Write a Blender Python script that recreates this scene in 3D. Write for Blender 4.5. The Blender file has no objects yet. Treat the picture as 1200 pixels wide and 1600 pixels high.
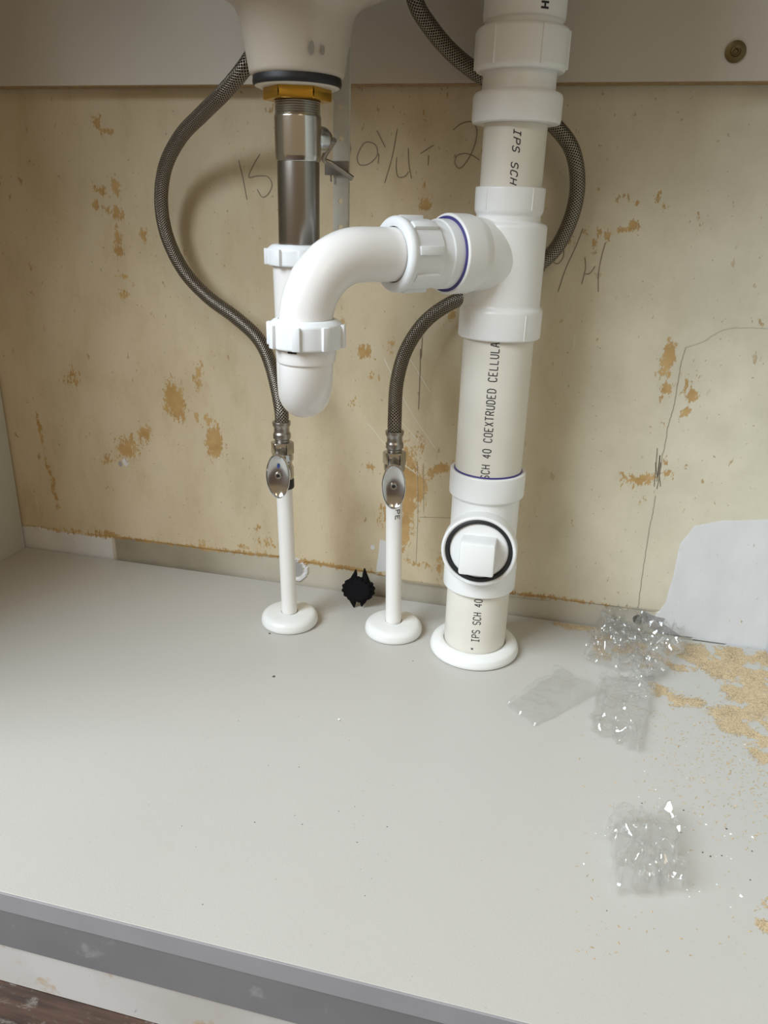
import bpy, bmesh, math, random
import numpy as np
from mathutils import Vector, Matrix, noise
random.seed(7); rng = np.random.default_rng(7)
sc = bpy.context.scene
COL = sc.collection

# ---------------------------------------------------------------- camera
F = 1202.0
def _n(v): return v / np.linalg.norm(v)
AX = _n(np.array([5500., 633., -1202.]))
AZ = -np.array([-89., 3055., 1202.]); AZ = _n(AZ - AZ.dot(AX) * AX)
AY = np.cross(AZ, AX)
RW = np.array([AX, AY, AZ])                      # world = RW @ camera(x right, y down, z forward)
CP = np.array([0., 0., 0.40835])
cam = bpy.data.cameras.new('camera'); cam_o = bpy.data.objects.new('camera', cam); COL.objects.link(cam_o)
cam.sensor_fit = 'VERTICAL'; cam.sensor_height = 36.0; cam.lens = F / 1600 * 36.0
cam.clip_start = 0.01
m = Matrix.Identity(4)
for r in range(3):
    m[r][0] = RW[r][0]; m[r][1] = -RW[r][1]; m[r][2] = -RW[r][2]; m[r][3] = CP[r]
cam_o.matrix_world = m
sc.camera = cam_o

# ---------------------------------------------------------------- world, lights, exposure
w = bpy.data.worlds.new('room_light'); sc.world = w; w.use_nodes = True
wn = w.node_tree.nodes; wl = w.node_tree.links
wn['Background'].inputs[0].default_value = (1.0, 0.76, 0.48, 1)
wn['Background'].inputs[1].default_value = 0.335
def area(name, loc, target, sx, sy, power, colour):
    l = bpy.data.lights.new(name, 'AREA'); l.shape = 'RECTANGLE'; l.size = sx; l.size_y = sy
    l.energy = power; l.color = colour
    o = bpy.data.objects.new(name, l); COL.objects.link(o); o.location = loc
    o.rotation_euler = (Vector(target) - Vector(loc)).to_track_quat('-Z', 'Y').to_euler()
    return o
area('window_daylight', (-1.45, -0.90, 1.78), (0.0, 0.5, 0.1), 1.6, 1.2, 103, (0.80, 0.91, 1.0))
area('room_lamp', (0.75, -0.80, 1.55), (-0.2, 0.6, 0.2), 0.5, 0.5, 3, (1.0, 0.80, 0.55))
vs = sc.view_settings
vs.view_transform = 'Standard'; vs.look = 'None'; vs.gamma = 1.0; vs.use_curve_mapping = False
vs.exposure = 0.0

# ---------------------------------------------------------------- placing helpers
def ray(px, py): return RW @ np.array([(px - 600) / F, (py - 800) / F, 1.])
def flr(px, py, z=0.0):
    r = ray(px, py); p = CP + r * ((z - CP[2]) / r[2]); return Vector(p)
def wal(px, py, y):
    r = ray(px, py); p = CP + r * ((y - CP[1]) / r[1]); return Vector(p)
def proj(p):
    c = RW.T @ (np.array(p) - CP); return 600 + F * c[0] / c[2], 800 + F * c[1] / c[2], c[2]

# ---------------------------------------------------------------- materials
def mat(name, col, rough=0.5, metal=0.0, bump=None, var=None, spec=0.5, coat=0.0):
    """bump=(scale,strength,distance) var=(scale,amount)"""
    m = bpy.data.materials.new(name); m.use_nodes = True
    nt = m.node_tree; b = nt.nodes['Principled BSDF']
    b.inputs['Base Color'].default_value = (*col, 1); b.inputs['Roughness'].default_value = rough
    b.inputs['Metallic'].default_value = metal; b.inputs['Specular IOR Level'].default_value = spec
    b.inputs['Coat Weight'].default_value = coat
    tc = nt.nodes.new('ShaderNodeTexCoord')
    if var:
        n = nt.nodes.new('ShaderNodeTexNoise'); n.inputs['Scale'].default_value = var[0]; n.inputs['Detail'].default_value = 5
        nt.links.new(tc.outputs['Object'], n.inputs['Vector'])
        r = nt.nodes.new('ShaderNodeMapRange'); r.inputs[1].default_value = .3; r.inputs[2].default_value = .7
        r.inputs[3].default_value = 1 - var[1]; r.inputs[4].default_value = 1.0
        nt.links.new(n.outputs[0], r.inputs[0])
        x = nt.nodes.new('ShaderNodeMix'); x.data_type = 'RGBA'; x.blend_type = 'MULTIPLY'; x.inputs[0].default_value = 1
        x.inputs[6].default_value = (*col, 1); nt.links.new(r.outputs[0], x.inputs[7])
        nt.links.new(x.outputs[2], b.inputs['Base Color'])
    if bump:
        n = nt.nodes.new('ShaderNodeTexNoise'); n.inputs['Scale'].default_value = bump[0]; n.inputs['Detail'].default_value = 3
        nt.links.new(tc.outputs['Object'], n.inputs['Vector'])
        bp = nt.nodes.new('ShaderNodeBump'); bp.inputs['Strength'].default_value = bump[1]; bp.inputs['Distance'].default_value = bump[2]
        nt.links.new(n.outputs[0], bp.inputs['Height']); nt.links.new(bp.outputs[0], b.inputs['Normal'])
    return m
def fnode(nt, kind, **kw):
    n = nt.nodes.new(kind)
    for k, v in kw.items(): setattr(n, k, v)
    return n
def mathn(nt, op, a, b=None, c=None, clamp=False):
    n = nt.nodes.new('ShaderNodeMath'); n.operation = op; n.use_clamp = clamp
    for i, v in enumerate((a, b, c)):
        if v is None: continue
        if isinstance(v, (int, float)): n.inputs[i].default_value = v
        else: nt.links.new(v, n.inputs[i])
    return n.outputs[0]
def mixc(nt, fac, a, b, mode='MIX'):
    n = nt.nodes.new('ShaderNodeMix'); n.data_type = 'RGBA'; n.blend_type = mode
    for i, v in ((0, fac), (6, a), (7, b)):
        if isinstance(v, (int, float)): n.inputs[i].default_value = v
        elif isinstance(v, tuple): n.inputs[i].default_value = (*v, 1)
        else: nt.links.new(v, n.inputs[i])
    return n.outputs[2]
def noisen(nt, vec, scale, detail=4, rough=.5, out=0):
    n = nt.nodes.new('ShaderNodeTexNoise'); n.inputs['Scale'].default_value = scale
    n.inputs['Detail'].default_value = detail; n.inputs['Roughness'].default_value = rough
    nt.links.new(vec, n.inputs['Vector']); return n.outputs[out]
def ramp(nt, v, a, b, lo=0., hi=1.):
    n = nt.nodes.new('ShaderNodeMapRange')
    n.inputs[1].default_value = a; n.inputs[2].default_value = b; n.inputs[3].default_value = lo; n.inputs[4].default_value = hi
    nt.links.new(v, n.inputs[0]); return n.outputs[0]

M = {}
M['fitting'] = mat('white_pvc_fitting', (.84, .84, .83), .32, bump=(60, .12, .002))
M['slip'] = mat('white_polypropylene', (.82, .84, .86), .36, bump=(90, .1, .001))
M['trap'] = mat('white_trap_plastic', (.84, .82, .80), .25)
M['pipe'] = mat('cream_pvc_pipe', (.76, .72, .64), .34, var=(25, .07))
M['pex'] = mat('white_supply_pipe', (.84, .82, .79), .3)
M['escutcheon'] = mat('white_escutcheon', (.84, .84, .82), .28)
M['porcelain'] = mat('porcelain', (.56, .50, .42), .25, var=(14, .06), bump=(16, .25, .006))  # beige-grey tone is the shade on the bowl, put into its colour
M['smudge'] = mat('grey_smudge', (.30, .27, .24), .6)
M['rubber'] = mat('black_rubber', (.012, .012, .014), .5)
M['black'] = mat('matte_black_plastic', (.004, .004, .005), .85, spec=.15)
M['chrome'] = mat('chrome', (.56, .55, .53), .17, 1.0)
M['steel'] = mat('brushed_steel', (.30, .28, .26), .26, 1.0)
M['nickel'] = mat('dull_nickel', (.40, .37, .34), .34, 1.0)
M['zinc'] = mat('zinc_strap', (.66, .65, .58), .5, .15, var=(40, .15))
M['brass'] = mat('brass', (.62, .36, .05), .28, .9)
M['darkbrass'] = mat('tarnished_brass', (.16, .12, .055), .4, .9)
M['ink'] = mat('black_print_ink', (.02, .02, .025), .6)
M['primer'] = mat('purple_primer_stain', (.055, .045, .20), .4)
M['pencil'] = mat('pencil_graphite', (.21, .17, .12), .6)
M['crack'] = mat('crack_gap', (.33, .29, .22), .9)  # darker line colour for wall cracks and seam lines
M['dust'] = mat('sawdust', (.68, .52, .32), .9, var=(900, .4))
M['crumb'] = mat('dark_crumb', (.10, .07, .05), .9)
M['white_speck'] = mat('white_speck', (.9, .9, .88), .6)
M['raw_edge'] = mat('raw_particleboard_edge', (.42, .27, .13), .9, var=(200, .4))
M['gasket_grey'] = mat('washer_plastic', (.70, .66, .58), .35)
M['seam'] = mat('mould_seam', (.52, .50, .46), .4)
M['blue'] = mat('blue_spot', (.03, .06, .22), .4)  # plain blue for the small spot on the left handle

def mat_threads():
    m = mat('threaded_steel', (.42, .40, .36), .28, 1.0)
    return m
M['thread'] = mat_threads()

def mat_braid():
    m = bpy.data.materials.new('stainless_braid'); m.use_nodes = True; nt = m.node_tree; b = nt.nodes['Principled BSDF']
    uv = nt.nodes.new('ShaderNodeUVMap'); s = nt.nodes.new('ShaderNodeSeparateXYZ'); nt.links.new(uv.outputs[0], s.inputs[0])
    # u = metres along, v = turns
    def wave(sign):
        a = mathn(nt, 'MULTIPLY', s.outputs[0], 420.0)
        bq = mathn(nt, 'MULTIPLY', s.outputs[1], 13.0 * sign)
        t = mathn(nt, 'MULTIPLY', mathn(nt, 'ADD', a, bq), 2 * math.pi)
        return mathn(nt, 'MULTIPLY_ADD', mathn(nt, 'SINE', t), .5, .5)
    w1, w2 = wave(1), wave(-1)
    h = mathn(nt, 'MAXIMUM', w1, w2)
    hp = mathn(nt, 'MULTIPLY', w1, w2)
    c = mixc(nt, ramp(nt, h, .55, 1.0), (.012, .009, .007), (.40, .35, .29))
    nt.links.new(c, b.inputs['Base Color'])
    b.inputs['Metallic'].default_value = .9; b.inputs['Roughness'].default_value = .36
    bp = nt.nodes.new('ShaderNodeBump'); bp.inputs['Strength'].default_value = .8; bp.inputs['Distance'].default_value = .0006
    nt.links.new(h, bp.inputs['Height']); nt.links.new(bp.outputs[0], b.inputs['Normal'])
    return m
M['braid'] = mat_braid()

def mat_film(name, haze, tint=(.985, .985, .985), scale=60, refl=.5, bumpd=.003):
    m = bpy.data.materials.new(name); m.use_nodes = True; nt = m.node_tree
    nt.nodes.remove(nt.nodes['Principled BSDF']); out = nt.nodes['Material Output']
    tc = nt.nodes.new('ShaderNodeTexCoord')
    tr = nt.nodes.new('ShaderNodeBsdfTransparent'); tr.inputs[0].default_value = (*tint, 1)
    gl = nt.nodes.new('ShaderNodeBsdfGlossy'); gl.inputs['Roughness'].default_value = .07; gl.inputs[0].default_value = (1, 1, 1, 1)
    df = nt.nodes.new('ShaderNodeBsdfDiffuse'); df.inputs[0].default_value = (.8, .8, .79, 1)
    bp = nt.nodes.new('ShaderNodeBump'); bp.inputs['Strength'].default_value = .6; bp.inputs['Distance'].default_value = bumpd
    nt.links.new(noisen(nt, tc.outputs['Object'], scale, 3), bp.inputs['Height'])
    nt.links.new(bp.outputs[0], gl.inputs['Normal'])
    lw = nt.nodes.new('ShaderNodeLayerWeight'); nt.links.new(bp.outputs[0], lw.inputs['Normal'])
    fz = mathn(nt, 'MULTIPLY_ADD', mathn(nt, 'POWER', lw.outputs['Facing'], 4.0), .5, .045)
    m1 = nt.nodes.new('ShaderNodeMixShader'); m1.inputs[0].default_value = haze
    nt.links.new(tr.outputs[0], m1.inputs[1]); nt.links.new(df.outputs[0], m1.inputs[2])
    m2 = nt.nodes.new('ShaderNodeMixShader')
    nt.links.new(mathn(nt, 'MULTIPLY', fz, refl * 2, clamp=True), m2.inputs[0])
    nt.links.new(m1.outputs[0], m2.inputs[1]); nt.links.new(gl.outputs[0], m2.inputs[2])
    nt.links.new(m2.outputs[0], out.inputs[0])
    return m
M['film'] = mat_film('clear_film', .035, refl=.9)
M['film_matte'] = mat_film('cloudy_film', .07, tint=(.975, .975, .97), scale=25, refl=.45, bumpd=.002)

def mat_panel(name, col, spec=True):
    m = bpy.data.materials.new(name); m.use_nodes = True; nt = m.node_tree; b = nt.nodes['Principled BSDF']
    tc = nt.nodes.new('ShaderNodeTexCoord'); o = tc.outputs['Object']
    big = ramp(nt, noisen(nt, o, 6, 3), .35, .65, .97, 1.0)
    c = mixc(nt, 1.0, col, big, 'MULTIPLY')
    smear = ramp(nt, noisen(nt, o, 38, 6, .7), .60, .74)
    c = mixc(nt, mathn(nt, 'MULTIPLY', smear, .10), c, (.45, .38, .28))
    sp = ramp(nt, noisen(nt, o, 420, 2), .735, .76)
    c = mixc(nt, mathn(nt, 'MULTIPLY', sp, .35), c, (.30, .25, .2))
    nt.links.new(c, b.inputs['Base Color']); b.inputs['Roughness'].default_value = .42
    b.inputs['Specular IOR Level'].default_value = .4
    bp = nt.nodes.new('ShaderNodeBump'); bp.inputs['Strength'].default_value = .12; bp.inputs['Distance'].default_value = .0008
    nt.links.new(noisen(nt, o, 700, 2), bp.inputs['Height']); nt.links.new(bp.outputs[0], b.inputs['Normal'])
    return m
M['melamine'] = mat_panel('white_melamine', (.545, .52, .48))
M['melamine_side'] = mat_panel('side_melamine', (.52, .52, .46))
M['rail'] = mat('rail_melamine', (.60, .54, .46), .5, var=(8, .05))
M['grey_edge'] = mat('grey_edge_band', (.34, .33, .345), .5, var=(30, .08))

def mat_greyface():
    m = bpy.data.materials.new('dark_grey_paint'); m.use_nodes = True; nt = m.node_tree; b = nt.nodes['Principled BSDF']
    tc = nt.nodes.new('ShaderNodeTexCoord'); o = tc.outputs['Object']
    c = mixc(nt, ramp(nt, noisen(nt, o, 11, 4), .4, .65), (.185, .180, .185), (.215, .208, .212))
    c = mixc(nt, mathn(nt, 'MULTIPLY', ramp(nt, noisen(nt, o, 45, 5, .6), .60, .70), .3), c, (.5, .5, .5))
    nt.links.new(c, b.inputs['Base Color']); b.inputs['Roughness'].default_value = .55
    return m
M['grey_face'] = mat_greyface()

def mat_toe():
    m = bpy.data.materials.new('stained_white_paint'); m.use_nodes = True; nt = m.node_tree; b = nt.nodes['Principled BSDF']
    tc = nt.nodes.new('ShaderNodeTexCoord'); o = tc.outputs['Object']
    c = mixc(nt, ramp(nt, noisen(nt, o, 9, 5), .4, .6), (.60, .58, .56), (.52, .49, .45))
    c = mixc(nt, mathn(nt, 'MULTIPLY', ramp(nt, noisen(nt, o, 33, 5, .65), .58, .66), .55), c, (.45, .28, .10))
    c = mixc(nt, ramp(nt, noisen(nt, o, 90, 3), .74, .76), c, (.06, .05, .05))
    nt.links.new(c, b.inputs['Base Color']); b.inputs['Roughness'].default_value = .5
    return m
M['toe'] = mat_toe()

def mat_wood():
    m = bpy.data.materials.new('dark_wood_plank'); m.use_nodes = True; nt = m.node_tree; b = nt.nodes['Principled BSDF']
    tc = nt.nodes.new('ShaderNodeTexCoord'); o = tc.outputs['Object']
    mp = nt.nodes.new('ShaderNodeMapping'); mp.inputs['Scale'].default_value = (1, 12, 1); nt.links.new(o, mp.inputs[0])
    g = noisen(nt, mp.outputs[0], 14, 6, .65)
    c = mixc(nt, ramp(nt, g, .35, .65), (.030, .015, .009), (.085, .043, .026))
    mp2 = nt.nodes.new('ShaderNodeMapping'); mp2.inputs['Scale'].default_value = (1, 2.5, 1); nt.links.new(o, mp2.inputs[0])
    s = ramp(nt, noisen(nt, mp2.outputs[0], 38, 8, .75), .55, .64)
    c = mixc(nt, mathn(nt, "MULTIPLY", s, .45), c, (.40, .36, .33))
    nt.links.new(c, b.inputs['Base Color']); b.inputs['Roughness'].default_value = .5
    return m
M['wood'] = mat_wood()

def mat_wall():
    m = bpy.data.materials.new('aged_cream_plaster'); m.use_nodes = True; nt = m.node_tree; b = nt.nodes['Principled BSDF']
    tc = nt.nodes.new('ShaderNodeTexCoord'); o = tc.outputs['Object']
    at = nt.nodes.new('ShaderNodeAttribute'); at.attribute_name = 'marks'
    s = nt.nodes.new('ShaderNodeSeparateColor'); nt.links.new(at.outputs['Color'], s.inputs[0])
    at2 = nt.nodes.new('ShaderNodeAttribute'); at2.attribute_name = 'zones'
    s2 = nt.nodes.new('ShaderNodeSeparateColor'); nt.links.new(at2.outputs['Color'], s2.inputs[0])
    mp = nt.nodes.new('ShaderNodeMapping'); mp.inputs['Scale'].default_value = (1.6, 1, .8); nt.links.new(o, mp.inputs[0])
    ob = mp.outputs[0]
    base = mixc(nt, ramp(nt, noisen(nt, ob, 13, 8, .68), .36, .64), (.57, .465, .30), (.69, .58, .405))
    base = mixc(nt, mathn(nt, 'MULTIPLY', ramp(nt, noisen(nt, ob, 26, 6, .7), .52, .68), .35), base, (.52, .44, .31))
    # greyer / paler plaster to the right (stronger daylight on that side put into the colour)
    base = mixc(nt, mathn(nt, 'MULTIPLY', s2.outputs[2], .75), base, mixc(nt, ramp(nt, noisen(nt, o, 14, 5, .6), .35, .65), (.58, .55, .45), (.74, .70, .58)))
    # scattered tiny chips
    chips = mathn(nt, 'MULTIPLY', ramp(nt, noisen(nt, mp.outputs[0], 75, 5, .6), .655, .675), ramp(nt, noisen(nt, o, 9, 2), .47, .60))
    base = mixc(nt, mathn(nt, 'MULTIPLY', chips, .7), base, (.38, .22, .07))
    pin = ramp(nt, noisen(nt, o, 210, 2), .715, .735)
    base = mixc(nt, mathn(nt, 'MULTIPLY', pin, .5), base, (.26, .17, .09))
    # pale scuffs
    mp3 = nt.nodes.new('ShaderNodeMapping'); mp3.inputs['Rotation'].default_value = (0, .7, 0); mp3.inputs['Scale'].default_value = (9, 1, 1); nt.links.new(o, mp3.inputs[0])
    sc_ = mathn(nt, 'MULTIPLY', ramp(nt, noisen(nt, mp3.outputs[0], 22, 3), .72, .75), ramp(nt, noisen(nt, o, 5, 1), .5, .6))
    base = mixc(nt, mathn(nt, 'MULTIPLY', sc_, .3), base, (.82, .78, .68))
    # bottom strip (older paint line)
    base = mixc(nt, s2.outputs[0], base, mixc(nt, ramp(nt, noisen(nt, o, 12, 3), .3, .7), (.52, .47, .38), (.60, .55, .46)))
    base = mixc(nt, s2.outputs[1], base, mixc(nt, ramp(nt, noisen(nt, o, 30, 4), .3, .7), (.27, .235, .17), (.36, .31, .23)))
    # white filler patches (G)
    nz = noisen(nt, o, 55, 6, .7)
    f = mathn(nt, 'ADD', s.outputs[1], mathn(nt, 'MULTIPLY_ADD', nz, .30, -.15))
    wt = mixc(nt, ramp(nt, noisen(nt, ob, 20, 4), .3, .7), (.74, .73, .73), (.66, .65, .65))
    base = mixc(nt, ramp(nt, f, .47, .53), base, wt)
    # grey torn paper (B)
    f = mathn(nt, 'ADD', s.outputs[2], mathn(nt, 'MULTIPLY_ADD', nz, .30, -.15))
    base = mixc(nt, ramp(nt, f, .47, .53), base, (.36, .34, .33))
    # ochre glue scars (R)
    nz2 = mathn(nt, 'MULTIPLY_ADD', mathn(nt, 'SUBTRACT', noisen(nt, mp.outputs[0], 330, 3, .6), .5), .35, noisen(nt, mp.outputs[0], 120, 7, .75))
    f = mathn(nt, 'ADD', s.outputs[0], mathn(nt, 'MULTIPLY_ADD', nz2, 3.0, -1.56))
    oc = mixc(nt, ramp(nt, noisen(nt, o, 60, 3), .35, .65), (.42, .235, .065), (.53, .33, .12))
    ochre = ramp(nt, f, .46, .54)
    base = mixc(nt, mathn(nt, 'MULTIPLY', ochre, .88), base, oc)
    nt.links.new(base, b.inputs['Base Color']); b.inputs['Roughness'].default_value = .62
    b.inputs['Specular IOR Level'].default_value = .3
    bp = nt.nodes.new('ShaderNodeBump'); bp.inputs['Strength'].default_value = .35; bp.inputs['Distance'].default_value = .0015
    hh = mathn(nt, 'SUBTRACT', mathn(nt, 'MULTIPLY', noisen(nt, ob, 45, 6, .6), .8), mathn(nt, 'MULTIPLY', ochre, .5))
    nt.links.new(hh, bp.inputs['Height']); nt.links.new(bp.outputs[0], b.inputs['Normal'])
    return m
M['wall'] = mat_wall()

# ---------------------------------------------------------------- mesh helpers
def link(name, me, material, parent=None, smooth=False):
    o = bpy.data.objects.new(name, me); COL.objects.link(o)
    if material is not None:
        me.materials.clear(); me.materials.append(material)
    if smooth:
        me.shade_smooth()
        try: me.set_sharp_from_angle(angle=math.radians(38))
        except Exception: pass
    if parent: o.parent = parent; o.matrix_parent_inverse = Matrix.Translation(-Vector(parent.location)) if parent.parent is None else parent.matrix_parent_inverse.copy()
    return o
# every mesh is built in world coordinates; thing empties sit at the thing's base, children are offset back
def obj(name, bm, material, parent=None, smooth=True):
    me = bpy.data.meshes.new(name)
    bmesh.ops.recalc_face_normals(bm, faces=bm.faces)
    bm.to_mesh(me); bm.free()
    o = bpy.data.objects.new(name, me); COL.objects.link(o)
    me.materials.append(material)
    if smooth:
        me.shade_smooth()
        me.set_sharp_from_angle(angle=math.radians(38))
    if parent is not None:
        o.parent = parent
        base = ORIGIN[parent.name]; me.transform(Matrix.Translation(-base)); ORIGIN[o.name] = base
        # child sits at parent's origin
    else:
        ORIGIN[o.name] = Vector((0, 0, 0))
    return o
ORIGIN = {}
def thing(name, loc, label, cat, group=None):
    o = bpy.data.objects.new(name, None); COL.objects.link(o); o.location = loc; o.empty_display_size = .02
    ORIGIN[o.name] = Vector(loc); o['label'] = label; o['category'] = cat
    if group: o['group'] = group
    return o
def tag(o, label, cat, group=None, kind=None):
    o['label'] = label; o['category'] = cat
    if group: o['group'] = group
    if kind: o['kind'] = kind
    return o
def lab(o, label): o['label'] = label; return o

def box(bm, x0, x1, y0, y1, z0, z1, bev=0.0, mtx=None):
    g = bmesh.ops.create_cube(bm, size=1)
    mm = Matrix.Translation(((x0 + x1) / 2, (y0 + y1) / 2, (z0 + z1) / 2)) @ Matrix.Diagonal((x1 - x0, y1 - y0, z1 - z0, 1))
    bmesh.ops.transform(bm, matrix=mm, verts=g['verts'])
    vs_ = g['verts']
    if bev:
        es = list({e for v in vs_ for e in v.link_edges})
        r = bmesh.ops.bevel(bm, geom=es, offset=bev, segments=2, affect='EDGES', profile=.5)
        vs_ = list({v for f in r['faces'] for v in f.verts} | {v for v in vs_ if v.is_valid})
    if mtx is not None:
        bmesh.ops.transform(bm, matrix=mtx, verts=vs_)
    return bm
def lathe(bm, prof, mtx, seg=64, closed=False, angles=None):
    """prof [(r, h)] around local z, then mtx"""
    rings = []
    for r, h in prof:
        if r < 1e-6: rings.append([bm.verts.new(mtx @ Vector((0, 0, h)))])
        else: rings.append([bm.verts.new(mtx @ Vector((r * math.cos(2 * math.pi * i / seg), r * math.sin(2 * math.pi * i / seg), h))) for i in range(seg)])
    pairs = list(zip(rings, rings[1:]))
    if closed: pairs.append((rings[-1], rings[0]))
    for a, b in pairs:
        if len(a) == 1 and len(b) == 1: continue
        for i in range(seg):
            j = (i + 1) % seg
            if len(a) == 1: bm.faces.new((a[0], b[i], b[j]))
            elif len(b) == 1: bm.faces.new((a[i], a[j], b[0]))
            else: bm.faces.new((a[i], a[j], b[j], b[i]))
    return bm
def fil(prof, rad=.0015, n=3):
    """round the inner corners of a lathe profile"""
    out = [prof[0]]
    for i in range(1, len(prof) - 1):
        p0, p1, p2 = map(lambda q: Vector((q[0], q[1])), prof[i - 1:i + 2])
        a = (p0 - p1); b = (p2 - p1); la, lb = a.length, b.length
        if la < 1e-7 or lb < 1e-7: continue
        k = min(rad, la * .45, lb * .45); A = p1 + a / la * k; B = p1 + b / lb * k
        for t in range(n + 1):
            u = t / n; q = A * (1 - u) ** 2 + p1 * 2 * u * (1 - u) + B * u * u; out.append((q.x, q.y))
    out.append(prof[-1]); return out
def T(x, y, z): return Matrix.Translation((x, y, z))
def axis_m(origin, d):
    return Matrix.Translation(origin) @ Vector(d).to_track_quat('Z', 'Y').to_matrix().to_4x4()
def catmull(pts, n=14):
    P = [Vector(p) for p in pts]; P = [P[0] * 2 - P[1]] + P + [P[-1] * 2 - P[-2]]; out = []
    for i in range(1, len(P) - 2):
        for k in range(n):
            t = k / n; a, b, c, d = P[i - 1:i + 3]
            out.append(.5 * ((2 * b) + (c - a) * t + (2 * a - 5 * b + 4 * c - d) * t * t + (3 * b - 3 * c + d - a) * t ** 3))
    out.append(P[-2]); return out
def tube(bm, path, rad, seg=20, cap=True, uv=False):
    path = [Vector(p) for p in path]; n = len(path)
    rads = rad if isinstance(rad, (list, tuple)) else [rad] * n
    tg = [(path[min(i + 1, n - 1)] - path[max(i - 1, 0)]).normalized() for i in range(n)]
    up = tg[0].orthogonal().normalized(); rings = []; L = 0; Ls = []
    for i in range(n):
        if i: L += (path[i] - path[i - 1]).length
        up = (up - tg[i] * up.dot(tg[i])).normalized(); sd = tg[i].cross(up); Ls.append(L)
        rings.append([bm.verts.new(path[i] + (up * math.cos(2 * math.pi * k / seg) + sd * math.sin(2 * math.pi * k / seg)) * rads[i]) for k in range(seg)])
    lay = bm.loops.layers.uv.verify() if uv else None
    for i in range(n - 1):
        for k in range(seg):
            j = (k + 1) % seg
            f = bm.faces.new((rings[i][k], rings[i][j], rings[i + 1][j], rings[i + 1][k]))
            if uv:
                for lp, (u, v) in zip(f.loops, ((Ls[i], k / seg), (Ls[i], (k + 1) / seg), (Ls[i + 1], (k + 1) / seg), (Ls[i + 1], k / seg))): lp[lay].uv = (u, v)
    if cap: bm.faces.new(rings[0][::-1]); bm.faces.new(rings[-1])
    return bm
def ribbon(bm, pts, width, nrm, off):
    """flat stroke through 3-D pts; nrm(p)->surface normal"""
    pts = [Vector(p) for p in pts]; prev = None; n = len(pts)
    for i, p in enumerate(pts):
        t = (pts[min(i + 1, n - 1)] - pts[max(i - 1, 0)]).normalized(); nn = nrm(p); s = nn.cross(t).normalized() * width / 2
        a = bm.verts.new(p + nn * off + s); b = bm.verts.new(p + nn * off - s)
        if prev: bm.faces.new((prev[0], prev[1], b, a))
        prev = (a, b)

# ================================================================ SETTING
YW = 0.7580          # face of the plaster
ROOMZ = -0.0870      # room floor under the cabinet
XL, XR = -0.6393, 0.2292
YF, YB = 0.2997, 0.7550
CAB_T = 0.78

# --- plaster wall with its paint line near the floor, scars and patches
edge_px = [(40, 822), (57, 823), (110, 833), (180, 840), (307, 856), (380, 865), (437, 871), (480, 879), (580, 895), (630, 908), (700, 918), (860, 934), (928, 944), (1030, 956)]
edge_w = [wal(x, y, YW) for x, y in edge_px]
ex = np.array([p.x for p in edge_w]); ez = np.array([p.z for p in edge_w])
x0, x1, z0, z1, st = -0.68, 0.27, -0.02, 0.56, 0.0022
gx = np.arange(x0, x1 + st, st); gz = np.arange(z0, z1 + st, st)
GX, GZ = np.meshgrid(gx, gz)
def wx(px, py): p = wal(px, py, YW); return p.x, p.z
def blob(field, px, py, rx, ry, rot=0, amp=1.0, soft=1.0):
    cx, cz = wx(px, py); k = wal(px + 1, py, YW).x - cx; kz = abs(wal(px, py + 1, YW).z - cz)
    a = math.radians(rot); dx = (GX - cx) / k; dz = -(GZ - cz) / kz
    u = dx * math.cos(a) + dz * math.sin(a); v = -dx * math.sin(a) + dz * math.cos(a)
    d = (u / rx) ** 2 + (v / ry) ** 2
    np.maximum(field, amp * np.exp(-d * .7 / soft), out=field)
def polyf(field, pts, soft=.006):
    """signed-distance field of a pixel polygon, 0.5 on its outline"""
    P = [wx(*p) for p in pts]; inside = np.zeros(GX.shape, bool); dist = np.full(GX.shape, 1e9)
    for (ax, az), (bx, bz) in zip(P, P[1:] + P[:1]):
        cond = ((az > GZ) != (bz > GZ)); xi = ax + (GZ - az) * (bx - ax) / ((bz - az) if abs(bz - az) > 1e-9 else 1e-9)
        inside ^= cond & (GX < xi)
        t = np.clip(((GX - ax) * (bx - ax) + (GZ - az) * (bz - az)) / ((bx - ax) ** 2 + (bz - az) ** 2 + 1e-12), 0, 1)
        dist = np.minimum(dist, np.hypot(GX - ax - t * (bx - ax), GZ - az - t * (bz - az)))
    sd = np.where(inside, dist, -dist); np.maximum(field, np.clip(.5 + sd / soft, 0, 1), out=field)
stain = np.zeros(GX.shape); white = np.zeros(GX.shape); grey = np.zeros(GX.shape)
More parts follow.
